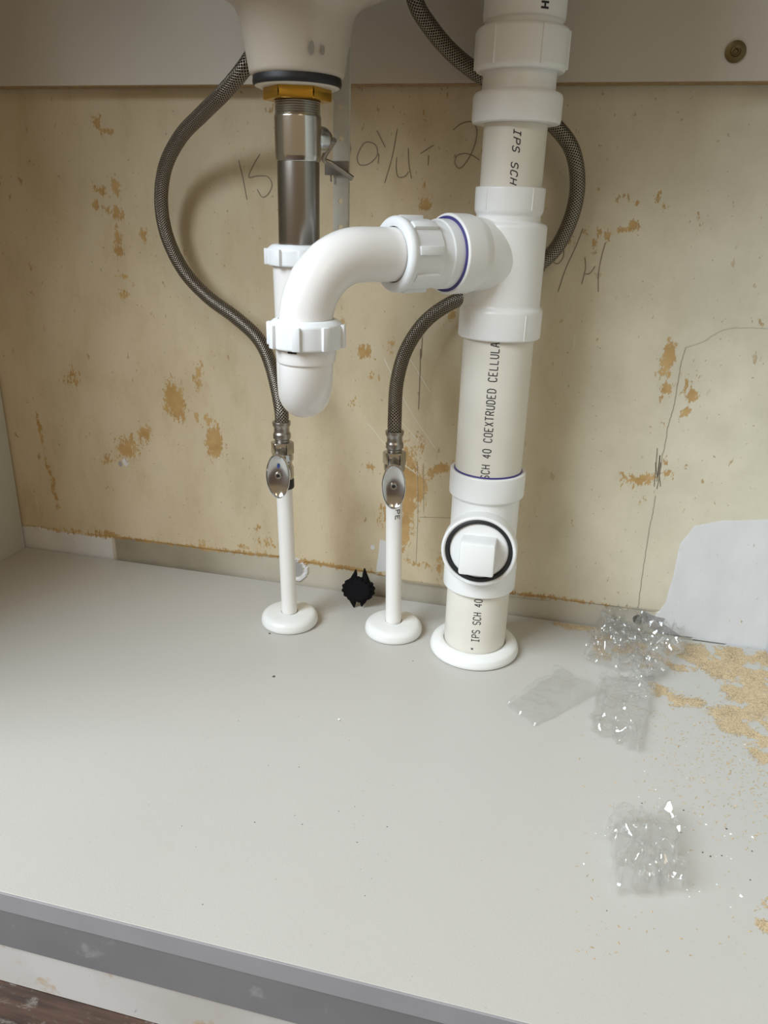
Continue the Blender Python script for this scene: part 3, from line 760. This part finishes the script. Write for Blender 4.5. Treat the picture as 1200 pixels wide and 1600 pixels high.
# stroke lettering curved round the pipe
GL = {
 'I': [[(.5,0),(.5,1)], [(.15,0),(.85,0)], [(.15,1),(.85,1)]], 'P': [[(.1,0),(.1,1),(.7,1),(.9,.88),(.9,.62),(.7,.5),(.1,.5)]],
 'S': [[(.9,.85),(.7,1),(.3,1),(.1,.85),(.1,.65),(.3,.52),(.7,.48),(.9,.35),(.9,.15),(.7,0),(.3,0),(.1,.15)]],
 'C': [[(.9,.8),(.7,1),(.3,1),(.1,.8),(.1,.2),(.3,0),(.7,0),(.9,.2)]], 'H': [[(.1,0),(.1,1)], [(.9,0),(.9,1)], [(.1,.5),(.9,.5)]],
 '4': [[(.7,0),(.7,1),(.1,.3),(.95,.3)]], '0': [[(.3,0),(.1,.25),(.1,.75),(.3,1),(.7,1),(.9,.75),(.9,.25),(.7,0),(.3,0)]],
 'O': [[(.3,0),(.1,.2),(.1,.8),(.3,1),(.7,1),(.9,.8),(.9,.2),(.7,0),(.3,0)]], 'E': [[(.9,0),(.1,0),(.1,1),(.9,1)], [(.1,.5),(.7,.5)]],
 'X': [[(.1,0),(.9,1)], [(.1,1),(.9,0)]], 'T': [[(.5,0),(.5,1)], [(.05,1),(.95,1)]], 'R': [[(.1,0),(.1,1),(.7,1),(.9,.85),(.9,.65),(.7,.5),(.1,.5)], [(.5,.5),(.9,0)]],
 'U': [[(.1,1),(.1,.2),(.3,0),(.7,0),(.9,.2),(.9,1)]], 'D': [[(.1,0),(.1,1),(.6,1),(.9,.75),(.9,.25),(.6,0),(.1,0)]], 'L': [[(.1,1),(.1,0),(.9,0)]],
 'A': [[(.05,0),(.4,1),(.6,1),(.95,0)], [(.2,.38),(.8,.38)]], '"': [[(.35,.7),(.35,1)], [(.65,.7),(.65,1)]], ' ': [],
}
def pipe_text(name, text, cx, cy, r, z_start, z_dir, adv, height, ang0, parent, stroke=.0008, slant=0.0):
    """text runs along z (z_dir=+1 upward: letter tops face -X), wrapped on radius r"""
    bm = bmesh.new()
    for i, ch in enumerate(text):
        for s in GL[ch]:
            fine = []
            for (a, b), (c, d) in zip(s, s[1:]):
                for k in range(5): fine.append((a + (c - a) * k / 5, b + (d - b) * k / 5))
            fine.append(s[-1]); pts = []
            for u, v in fine:
                z = z_start + z_dir * (i * adv + (u * .78 + slant * v) * adv)
                ang = math.radians(ang0) - z_dir * (v - .5) * height / r
                pts.append(Vector((cx + r * math.sin(ang), cy - r * math.cos(ang), z)))
            ribbon(bm, pts, stroke, lambda p: Vector((p.x - cx, p.y - cy, 0)).normalized(), .00018)
    o = obj(name, bm, M['ink'], parent, smooth=False); return o
pp = [o for o in bpy.data.objects if o.name.startswith('pipe')]
pipeA, pipeB, pipeC = [bpy.data.objects[n] for n in ('pipe', 'pipe.001', 'pipe.002')]
def angx(px, py, r):
    best = min(range(-60, 61), key=lambda a: abs(proj((MX + r * math.sin(math.radians(a)), MY - r * math.cos(math.radians(a)), zm(py, r)))[0] - px)); return best
za, zb2 = zm(1016, RP2), zm(937, RP2)
pipe_text('pipe_print', '" IPS SCH 40', MX, MY, RP2, za, 1, (zb2 - za) / 11.6, .0070, angx(744, 980, RP2), pipeA)
za, zb2 = zm(749, RP2), zm(537, RP2)
pipe_text('pipe_print', 'SCH 40 COEXTRUDED CELLULA', MX, MY, RP2, za, 1, (zb2 - za) / 24.6, .0070, angx(766, 640, RP2), pipeB)
za, zb2 = zm(200, RP15), zm(289, RP15)
pipe_text('pipe_print', 'IPS SCH', MX, MY, RP15, za, -1, (za - zb2) / 7.0, .0052, angx(805, 245, RP15), pipeC, slant=.3)
# faint printed block on the topmost pipe
za = zm(8, .0308); pipe_text('pipe_print', 'SCH', MX, MY, .0308, za + .014, -1, .0055, .006, angx(852, 4, .0308), bpy.data.objects['upper_pipe'], stroke=.0014)

fl_ = thing('floor_flange', (MX, MY, 0), 'largest white floor flange around the thick drain pipe', 'flange')
turned('flange_ring', [(RP2 + .0006, .0005), (.0435, .0005), (.0442, .004), (.0425, .0095), (.0370, .0125), (.0330, .0128), (RP2 + .0006, .0115)], M['escutcheon'], fl_, rad=.002)
fl_.name = 'floor_flange'

# ================================================================ P-TRAP
LB = T(LX, LY, 0)
trap = thing('p_trap', (LX, LY, wal(478, 655, LY).z), 'white plastic trap curving from the tailpiece to the drain tee', 'trap')
def zl(py, r):
    lo, hi = 0., .6
    for _ in range(40):
        mid = (lo + hi) / 2
        if proj((LX, LY - r, mid))[1] > py: lo = mid
        else: hi = mid
    return mid
RT = .0196
def slipnut(parent, mtx, r, h, lugs=8, rin=RT, flip=False, ph=0.0, material='slip'):
    bm = bmesh.new()
    pf = [(rin + .0006, 0), (r - .0006, 0), (r, .0012), (r, h - .0035), (r - .003, h - .001), (r - .005, h), (rin + .0006, h)]
    if flip: pf = [(a, h - b) for a, b in pf]
    lathe(bm, fil(pf, .0012), mtx, 64, closed=True)
    for k in range(lugs):
        a = 2 * math.pi * (k + ph) / lugs
        z_a_, z_b_ = (.0004, h - .0032) if not flip else (.0032, h - .0004)
        box(bm, -.0030, .0030, -.0016, .0020, z_a_, z_b_, .0008, mtx=mtx @ Matrix.Rotation(a, 4, 'Z') @ Matrix.Translation((0, r + .0004, 0)))
    return obj('slip_nut', bm, M[material], parent)
# front leg nut, collar, U bend
zn_a, zn_b = zl(551, .028), zl(505, .028)
slipnut(trap, T(LX, LY, zn_a), .0268, zn_b - zn_a, 8, ph=.1)
zco = zl(574, .0222)
U0 = Vector((TX, TY, 0)); U1 = Vector((LX, LY, 0)); sep = (U0 - U1).length; udir = (U0 - U1).normalized(); RU = sep / 2
zlow = zl(655, RT * .6)     # lowest visible rim
zcen = zlow + RT + RU - .0085
bm = bmesh.new(); path = [U1 + Vector((0, 0, zn_a + .004))]
for k in range(25):
    t = math.pi * k / 24; path.append(U1 + udir * (RU - RU * math.cos(t)) + Vector((0, 0, zcen - RU * math.sin(t))))
ztn0, ztn1 = wal(463, 418, TY - .024).z, wal(463, 384, TY - .024).z
path.append(U0 + Vector((0, 0, zcen + .02))); path.append(U0 + Vector((0, 0, ztn0 + .002)))
rr2 = [RT + .0005] * (len(path) - 2) + [RT + .0007, RT + .0015]
tube(bm, path, rr2, 56); obj('trap_bend', bm, M['trap'], trap)
bm = bmesh.new(); lathe(bm, fil([(.0175, zco), (.0208, zco), (.0214, zco + .001), (.0222, zn_a - .004), (.0222, zn_a + .006), (.0175, zn_a + .006)], .0008), LB, 64, closed=True); obj('trap_collar', bm, M['trap'], trap)
bm = bmesh.new(); 
for k in range(12):
    pass
a0_ = [math.radians(-16 + 18 * k / 8) for k in range(9)]
ribbon(bm, [Vector((LX + .0223 * math.sin(a), LY - .0223 * math.cos(a), zn_a - .0012)) for a in a0_], .0016, lambda p: Vector((p.x - LX, p.y - LY, 0)).normalized(), .0004)
lab(obj('gap_mark', bm, M['ink'], trap, smooth=False), 'short dark slit under the front nut')
# tailpiece nut (rear)
slipnut(trap, T(TX, TY, ztn0), .0252, ztn1 - ztn0, 8, rin=.0158, ph=.55)
# arm: front leg up, elbow, towards the tee
Rb = .046; bm = bmesh.new(); path = [Vector((LX, LY, zn_a + .004)), Vector((LX, LY, zn_b))]
za_b = ZA - Rb
back_d = -D
for k in range(19):
    t = math.pi / 2 * k / 18
    path.append(Vector((LX, LY, za_b)) + back_d * (Rb - Rb * math.cos(t)) + Vector((0, 0, Rb * math.sin(t))))
end_s = s_nut1 - .004
path.append(A0 + D * end_s)
tube(bm, path, [RT] * len(path), 64); obj('trap_arm', bm, M['trap'], trap)
# nut on the arm + adapter into the tee hub
hN = (s_nut0 - s_nut1) + .001; mN = axis_m(A0 + D * (s_nut1 - .001), D)
bm = bmesh.new(); lathe(bm, fil([(RT + .0006, 0), (.0252, 0), (.0256, .001), (.0256, hN - .0085), (.0270, hN - .0068), (.0277, hN - .0045), (.0277, hN - .0025), (.0262, hN), (.0225, hN + .0004), (RT + .0008, hN - .0006)], .0014), mN, 72, closed=True)
for k in range(8):
    box(bm, -.0034, .0034, -.002, .0022, .003, hN - .0072, .0010, mtx=mN @ Matrix.Rotation(2 * math.pi * (k + .2) / 8, 4, 'Z') @ T(0, .0260, 0))
obj('slip_nut', bm, M['slip'], trap)
turned('adapter', [(.0205, s_hub - .014), (.0262, s_hub - .014), (.0262, s_hub + .010), (.0252, s_hub + .011), (.0240, s_nut1 - .001), (.0240, s_nut1 + .003), (.0205, s_nut1 + .003)], M['slip'], trap, 'white adapter between arm nut and tee', mtx=CI, rad=.001)

# ================================================================ SUPPLY LINES
def supply(px_b, py_b, tilt, valve_py, labels, blue):
    b = flr(px_b, py_b)
    ti = math.radians(tilt)
    L = Matrix.Translation(b) @ Matrix.Rotation(ti, 4, 'Y')
    def zz(py, r=0.):
        lo, hi = 0., .5
        for _ in range(40):
            mid = (lo + hi) / 2; p = L @ Vector((0, -r, mid))
            if proj(p)[1] > py: lo = mid
            else: hi = mid
        return mid
    # escutcheon
    e = thing('escutcheon', b, labels[0], 'escutcheon')
    turned('escutcheon_ring', [(.0086, .0004), (.0288, .0004), (.0297, .0035), (.0290, .0088), (.0255, .0122), (.0180, .0132), (.0095, .0130), (.0086, .0125)], M['escutcheon'], e, rad=.0022, mtx=Matrix.Translation(b))
    ztop = zz(valve_py)
    p = thing('supply_pipe', b, labels[1], 'pipe')
    bm = bmesh.new(); lathe(bm, [(.0060, -.010), (.0080, -.010), (.0080, ztop), (.0060, ztop)], L, 40, closed=True); obj('pipe_tube', bm, M['pex'], p)
    # valve: local up = pipe axis, faces -Y
    V = L @ T(0, 0, ztop - .002)
    v = thing('shutoff_valve', V.translation, labels[2], 'valve')
    def tl(name, prof, material, rad=.0006, mtx=V, seg=40, label=None):
        bm = bmesh.new(); lathe(bm, fil(prof, rad), mtx, seg, closed=prof[0][0] > 0); o = obj(name, bm, material, v)
        if label: lab(o, label)
        return o
    tl('grip_collar', [(.0081, -.001), (.0098, -.001), (.0100, .001), (.0100, .0085), (.0081, .009)], M['rubber'], label='black collar')
    tl('valve_body', [(.0081, .0085), (.0096, .0085), (.0102, .011), (.0102, .020), (.0088, .023), (.0088, .026), (.0103, .028), (.0103, .034), (.0078, .037), (.0078, .040), (.0060, .040)], M['chrome'])
    # stem toward the camera
    hz = .0215
    Hm = V @ T(0, 0, hz) @ Matrix.Rotation(math.radians(12), 4, 'Z') @ Matrix.Rotation(math.pi / 2, 4, 'X')   # local z -> -Y
    bm = bmesh.new(); lathe(bm, fil([(0, .004), (.0068, .004), (.0068, .017), (.0052, .019), (.0052, .029), (0, .029)], .0006), Hm, 28); obj('valve_stem', bm, M['chrome'], v)
    # oval dished handle
    bm = bmesh.new()
    pf = [(0, .0275), (.55, .0268), (.86, .0288), (.97, .0305), (1.0, .0322), (.985, .0338), (.95, .0340), (.90, .0326), (.60, .0308), (.22, .0303), (0, .0303)]
    lathe(bm, pf, Hm @ Matrix.Diagonal((.0112, .0222, 1, 1)), 56); hd = obj('handle', bm, M['chrome'], v)
    for vtx in hd.data.vertices: pass
    bm = bmesh.new(); lathe(bm, fil([(.0016, .0295), (.0030, .0295), (.0034, .0310), (.0030, .0322), (.0018, .0318)], .0003), Hm, 24, closed=True)
    hsx = obj('handle_screw', bm, M['nickel'], hd)
    bm = bmesh.new(); lathe(bm, [(0, .0312), (.0018, .0312), (.0019, .0295)], Hm, 16); lab(obj('screw_socket', bm, M['rubber'], hd), 'dark socket')
    if blue:
        bm = bmesh.new(); lathe(bm, [(0, .0314), (.0013, .0314), (.0014, .0309)], Hm @ T(.0005, .0095, 0) @ Matrix.Diagonal((1, 1.7, 1, 1)), 14); lab(obj('handle_spot', bm, M['blue'], hd), 'blue spot')
    top = V @ Vector((0, 0, .038))
    return b, L, V, top, ztop
def hose(name_label, V, pts, coup_label=None):
    """coupling nut + ferrule at the valve, then the braided tube"""
    V = V @ T(0, 0, -.003)
    base = V @ Vector((0, 0, .038))
    h = thing('braided_hose', base, name_label, 'hose')
    bm = bmesh.new()
    hexring(bm, .0062, .0112, .037, .0490, V, 6, math.radians(12)); obj('coupling_nut', bm, M['chrome'], h)
    bm = bmesh.new(); lathe(bm, fil([(.0062, .049), (.0070, .049), (.0070, .0515), (.0085, .0525), (.0085, .057), (.0073, .059), (.0073, .063), (.0086, .0655), (.0088, .0690), (.0060, .0690)], .0006), V, 40, closed=True); obj('ferrule', bm, M['nickel'], h)
    s = V @ Vector((0, 0, .060)); s2 = V @ Vector((0, 0, .082))
    bm = bmesh.new(); tube(bm, catmull([s, s2] + pts, 16), .0066, 28, uv=True); obj('hose_tube', bm, M['braid'], h)
    return h
b1, L1, V1, t1, z1v = supply(453, 971, -1.2, 757,
    ('small white round escutcheon under the left supply pipe', 'left thin white supply pipe below the higher valve', 'left chrome shutoff valve with a blue spot on its oval handle'), True)
b2, L2, V2, t2, z2v = supply(614.5, 986, -1.5, 773,
    ('small white round escutcheon beside the thick drain pipe', 'right thin white supply pipe between the drain and the other supply', 'right chrome shutoff valve nearest the thick drain pipe'), False)
bm = None
# print on right supply pipe
sp2 = [o for o in bpy.data.objects if o.name == 'supply_pipe.001'][0]
tz = V2.translation
pipe_text('pipe_print', 'PE', tz.x + .0004, tz.y, .0081, tz.z - .0105, -1, .0060, .0045, 38, sp2, stroke=.0007)
sp1 = [o for o in bpy.data.objects if o.name == 'supply_pipe'][0]
def W(px, py, y): return wal(px, py, y)
hose('long braided steel hose bulging left from the left valve to the sink', V1,
     [W(424, 572, .695), W(404, 530, .705), W(368, 496, .716), W(325, 464, .726), W(288, 424, .732), W(262, 372, .733), W(252, 318, .730), W(258, 262, .722), W(282, 214, .708), W(318, 176, .69), W(352, 142, .672), W(384, 103, .664), W(402, 70, .676), W(412, 30, .696), W(412, -30, .714), W(412, -110, .722)])
hose('braided steel hose looping behind the thick drain pipe', V2,
     [W(620, 598, .706), W(634, 548, .718), W(662, 505, .728), W(700, 476, .737), W(745, 458, .742), W(800, 437, .744), W(858, 400, .742), W(888, 352, .740), W(902, 296, .736), W(896, 240, .731), W(872, 202, .728), W(830, 165, .726), W(785, 138, .722), W(740, 110, .716), W(702, 78, .708), W(672, 42, .700), W(650, 5, .692), W(640, -50, .685), W(640, -110, .68)])

# ================================================================ BLACK WING PIECE by the wall
bc = flr(560, 945); 
cpos = wal(560, 930, YW - .030)
blk = thing('plastic_clip', (cpos.x, cpos.y, 0), 'small black plastic piece with prongs leaning at the wall', 'clip')
bm = bmesh.new()
zc = .0200
Km = Matrix.Translation((cpos.x, cpos.y, zc)) @ Matrix.Rotation(math.radians(-18), 4, 'X') @ Matrix.Rotation(math.pi / 2, 4, 'X')
# scalloped body
def scallop(bm, hgt):
    n = 96; rings = []
    for (k, h) in ((.0, -.007), (.82, -.007), (1.0, -.0045), (1.0, .0045), (.80, .008), (.0, .009)):
        if k == 0: rings.append([bm.verts.new(Km @ Vector((0, 0, h)))]); continue
        ring = []
        for i in range(n):
            a = 2 * math.pi * i / n; rr_ = .0150 * (1 + .10 * abs(math.sin(a * 8))) * k
            rr_ *= 1 + .10 * abs(math.cos(a)) ** 2
            ring.append(bm.verts.new(Km @ Vector((rr_ * math.cos(a), rr_ * math.sin(a) * .85 + .0, h))))
        rings.append(ring)
    for a, b in zip(rings, rings[1:]):
        for i in range(n):
            j = (i + 1) % n
            if len(a) == 1: bm.faces.new((a[0], b[i], b[j]))
            elif len(b) == 1: bm.faces.new((a[i], a[j], b[0]))
            else: bm.faces.new((a[i], a[j], b[j], b[i]))
scallop(bm, 0)
obj('clip_body', bm, M['black'], blk)
for (bx_, tx_, ty_, w_) in ((-.0055, -.0050, .0215, .0035), (.0060, .0045, .0240, .0040), (-.0045, -.0030, -.0205, .0042), (.0058, .0052, -.0185, .0034)):
    bm = bmesh.new(); sgn = 1 if ty_ > 0 else -1
    tube(bm, [Km @ Vector((bx_, sgn * .006, 0)), Km @ Vector((bx_ * 1.15, sgn * .0125, 0)), Km @ Vector(((bx_ + tx_) / 2, (sgn * .0125 + ty_) / 2, 0)), Km @ Vector((tx_, ty_, 0))], [w_ * 1.15, w_, w_ * .62, w_ * .15], 12)
    obj('prong', bm, M['black'], blk)

# ================================================================ PLASTIC BAGS
def bag(name, corners, label, material, nx=56, ny=72, lift=.006, crumple=.004, freq=60, seed=0, fold=None, group=None, an=1.0):
    """corners: floor pixels TL, TR, BR, BL; two film sheets joined at their rims"""
    P = [flr(*c) for c in corners]
    bm = bmesh.new(); rings = []
    cen = sum(P, Vector()) / 4
    root = thing(name, (cen.x, cen.y, 0), label, 'plastic bag', group)
    bm = bmesh.new(); g = {}
    for layer in (0, 1):
        for j in range(ny + 1):
            for i in range(nx + 1):
                u, v = i / nx, j / ny
                rim = i in (0, nx) or j in (0, ny)
                if layer and rim: g[1, i, j] = g[0, i, j]; continue
                p = (P[0] * (1 - u) + P[1] * u) * (1 - v) + (P[3] * (1 - u) + P[2] * u) * v
                q = Vector((p.x * freq, p.y * freq * an, seed * 7.3))
                e = min(1, 6 * min(u, 1 - u, v, 1 - v))
                n1 = noise.noise(q); n2 = noise.noise(q * 2.3 + Vector((5, 1, 0))); 
                ridge = (1 - min(1, abs(noise.noise(Vector((q.x * 1.5, q.y * .55, seed + 2))) * 3.2))) + .6 * (1 - min(1, abs(noise.noise(Vector((q.x * .7, q.y * 2.0, seed + 5))) * 3.5)))
                z = .0010 + max(0, (n1 * .5 + .35)) * crumple + max(0, ridge) * crumple * .9 + n2 * crumple * .25
                if fold: z += fold(u, v)
                if layer == 0: z = .0006 + z * .35
                else: z = .0012 + z + lift * e * (.5 + .5 * n1)
                z = max(z, .0007 + .0006 * layer)
                wob = Vector((noise.noise(Vector((u * 6, v * 6, seed + 3))), noise.noise(Vector((u * 6, v * 6, seed + 8))), 0)) * crumple * .9
                g[layer, i, j] = bm.verts.new(p + wob + Vector((0, 0, z)))
    for layer in (0, 1):
        for j in range(ny):
            for i in range(nx):
                bm.faces.new((g[layer, i, j], g[layer, i + 1, j], g[layer, i + 1, j + 1], g[layer, i, j + 1]))
    f = obj('film', bm, material, root)
    f.data.shade_smooth()
    return root, P
bag('plastic_bag', [(868, 1048), (952, 1052), (926, 1092), (0, 0)][:2] + [(935, 1092), (840, 1136)] if False else [(790, 1103), (872, 1047), (940, 1082), (836, 1137)],
    'flat cloudy plastic bag lying left of the crumpled ones', M['film_matte'], lift=.003, crumple=.003, freq=35, seed=1)
bag('plastic_bag', [(934, 1062), (1024, 1058), (997, 1180), (920, 1143)],
    'clear rectangular bag lying below the zip bag', M['film'], lift=.004, crumple=.0055, freq=60, an=.6, seed=2)
zb_, Pz = bag('plastic_bag', [(938, 962), (1068, 1014), (1024, 1072), (912, 1034)],
    'crumpled clear zip bag on the sawdust near the back wall', M['film'], lift=.008, crumple=.010, freq=75, seed=3, fold=lambda u, v: .010 * math.exp(-((v - .0) / .35) ** 2) + .008 * math.sin(u * 9 + v * 5) ** 2 * v)
# zip strip of that bag
bm = bmesh.new()
for dz in (0, .0035):
    a = flr(937, 955, .022 + dz); b = flr(1000, 988, .016 + dz)
    tube(bm, [a.lerp(b, k / 12) + Vector((0, 0, .0008 * math.sin(k))) for k in range(13)], .0009, 8)
obj('zip_strip', bm, M['film_matte'], zb_)
bm = bmesh.new(); n = 24
rows = []
for j in range(8):
    row = []
    for i in range(n + 1):
        u = i / n; a = flr(937, 955, .0235).lerp(flr(1000, 988, .0175), u); b = flr(940, 990, .008).lerp(flr(1010, 1005, .010), u); p = a.lerp(b, j / 7)
        row.append(bm.verts.new(p + Vector((0, .004 * noise.noise(Vector((u * 9, j * .4, 2))), .003 * noise.noise(Vector((u * 7, j * .5, 5)))))))
    rows.append(row)
for j in range(7):
    for i in range(n): bm.faces.new((rows[j][i], rows[j][i + 1], rows[j + 1][i + 1], rows[j + 1][i]))
obj('bag_mouth', bm, M['film'], zb_)
bag('plastic_bag', [(950, 1288), (1042, 1286), (1066, 1396), (957, 1403)],
    'small crumpled clear bag alone near the front of the cabinet', M['film'], lift=.010, crumple=.009, freq=75, an=.4, seed=4, fold=lambda u, v: .008 * max(0, math.sin(u * 8 + .6)) * (1 - v * .4))

# ================================================================ SAWDUST AND CRUMBS
def ins(pts, x, y):
    c = False
    for (ax, ay), (bx, by) in zip(pts, pts[1:] + pts[:1]):
        if (ay > y) != (by > y) and x < ax + (y - ay) * (bx - ax) / (by - ay): c = not c
    return c
heaps = [([(1030, 1003), (1100, 1012), (1205, 1016), (1205, 1120), (1165, 1110), (1140, 1088), (1120, 1060), (1100, 1045), (1085, 1022), (1045, 1012)], .95, 16000, 26),
         ([(1108, 1108), (1150, 1104), (1190, 1120), (1205, 1135), (1165, 1150), (1130, 1140)], .85, 3800, 30),
         ([(1165, 1155), (1205, 1140), (1210, 1200), (1180, 1180)], .9, 2600, 30),
         ([(1018, 1062), (1048, 1085), (1060, 1092), (1100, 1096), (1098, 1103), (1050, 1100), (1022, 1080)], .9, 1500, 30),
         ([(920, 992), (960, 996), (1010, 1005), (1100, 1030), (1080, 1050), (990, 1040), (930, 1025)], .45, 3800, 45),
         ([(862, 968), (905, 974), (950, 985), (920, 988), (870, 980)], .6, 900, 60),
         ([(1185, 1440), (1215, 1448), (1215, 1462), (1196, 1452)], .7, 500, 60), ([(1170, 1405), (1210, 1404), (1210, 1416), (1180, 1418)], .3, 250, 60)]
pts_ = []
for poly, thr, cnt, fr_ in heaps:
    xs = [p[0] for p in poly]; ys = [p[1] for p in poly]; got = 0; tries = 0
    while got < cnt and tries < cnt * 8:
        tries += 1
        x, y = random.uniform(min(xs) - 6, max(xs) + 6), random.uniform(min(ys) - 4, max(ys) + 4)
        if not ins(poly, x + random.gauss(0, 4), y + random.gauss(0, 3)): continue
        p = flr(x, y); n_ = noise.noise(Vector((p.x * 55, p.y * 55, 3.1))) + .5 * noise.noise(Vector((p.x * 160, p.y * 160, 1.1)))
        if n_ < (.30 - thr * .55) + random.gauss(0, .09): continue
        if p.y > YB - .002 or p.x > XR - .002: continue
        hgt = max(0, n_ + .2) * .0014 * thr
        pts_.append((p.x, p.y, random.random() * hgt)); got += 1
for _ in range(900):   # thin scatter round the heaps
    x = 1200 - abs(random.gauss(0, 95)); y = random.gauss(1160, 75)
    if x > 990 and 985 < y < 1330:
        p = flr(x, y)
        if p.x < XR - .002: pts_.append((p.x, p.y, 0))
for _ in range(120):
    p = flr(random.uniform(900, 1195), random.uniform(1120, 1500)); pts_.append((p.x, p.y, 0))
V_, F_ = [], []
for (x, y, z) in pts_:
    s = abs(random.gauss(.00050, .00022)) + .00016; ln = s * random.uniform(1, 2.3); a = random.uniform(0, math.pi); ca_, sa_ = math.cos(a), math.sin(a); h = s * random.uniform(.25, .6)
    b0 = len(V_)
    for (u, v, t) in ((-ln, -s * .5, 0), (ln, -s * .6, 0), (.1 * ln, s * .8, 0), (random.uniform(-.4, .4) * ln, 0, h)):
        V_.append((x + u * ca_ - v * sa_, y + u * sa_ + v * ca_, z + t + .0001))
    F_ += [(b0, b0 + 1, b0 + 3), (b0 + 1, b0 + 2, b0 + 3), (b0 + 2, b0, b0 + 3), (b0, b0 + 2, b0 + 1)]
me = bpy.data.meshes.new('sawdust'); me.from_pydata(V_, [], F_); me.materials.append(M['dust'])
o = bpy.data.objects.new('sawdust', me); COL.objects.link(o)
tag(o, 'tan sawdust scattered over the right of the cabinet floor', 'sawdust', kind='stuff')
print('grains', len(pts_))
def crumbs(name, spots, size, material, label, cat):
    V_, F_ = [], []
    for (px, py, k) in spots:
        p = flr(px, py); b0 = len(V_); s = size * k; n = 7
        for i in range(n):
            a = 2 * math.pi * i / n; r = s * random.uniform(.6, 1.1); V_.append((p.x + r * math.cos(a), p.y + r * math.sin(a), .0001))
        V_.append((p.x, p.y, s * .7))
        F_ += [(b0 + i, b0 + (i + 1) % n, b0 + n) for i in range(n)] + [tuple(b0 + i for i in range(n))[::-1]]
    me = bpy.data.meshes.new(name); me.from_pydata(V_, [], F_); me.materials.append(material)
    o = bpy.data.objects.new(name, me); COL.objects.link(o); tag(o, label, cat, kind='stuff')
dark = [(428, 1057, 1.7), (645, 1033, .7), (531, 1126, .6), (421, 990, 1.3), (1110, 1338, .8), (1064, 1301, .6), (1068, 1266, .7), (1135, 1295, .8), (1098, 1332, .7), (1175, 1330, .7), (1003, 1255, .7), (948, 1423, .5), (1172, 1375, .6), (1128, 1337, .6)]
dark += [(random.uniform(260, 620), random.uniform(1100, 1450), random.uniform(.25, .5)) for _ in range(24)]
crumbs('crumbs', dark, .0011, M['crumb'], 'tiny dark crumbs sprinkled on the white cabinet floor', 'crumbs')
lt = [(1158, 1400, 1.2), (1176, 1308, .9), (1103, 1288, .8), (913, 1350, .8), (530, 1124, 1.0), (1142, 1303, .9), (1120, 1382, .6)] + [(random.uniform(930, 1190), random.uniform(1130, 1420), random.uniform(.3, .6)) for _ in range(24)]
crumbs('plaster_flakes', lt, .0013, M['white_speck'], 'tiny white flakes scattered around the bags', 'flakes')
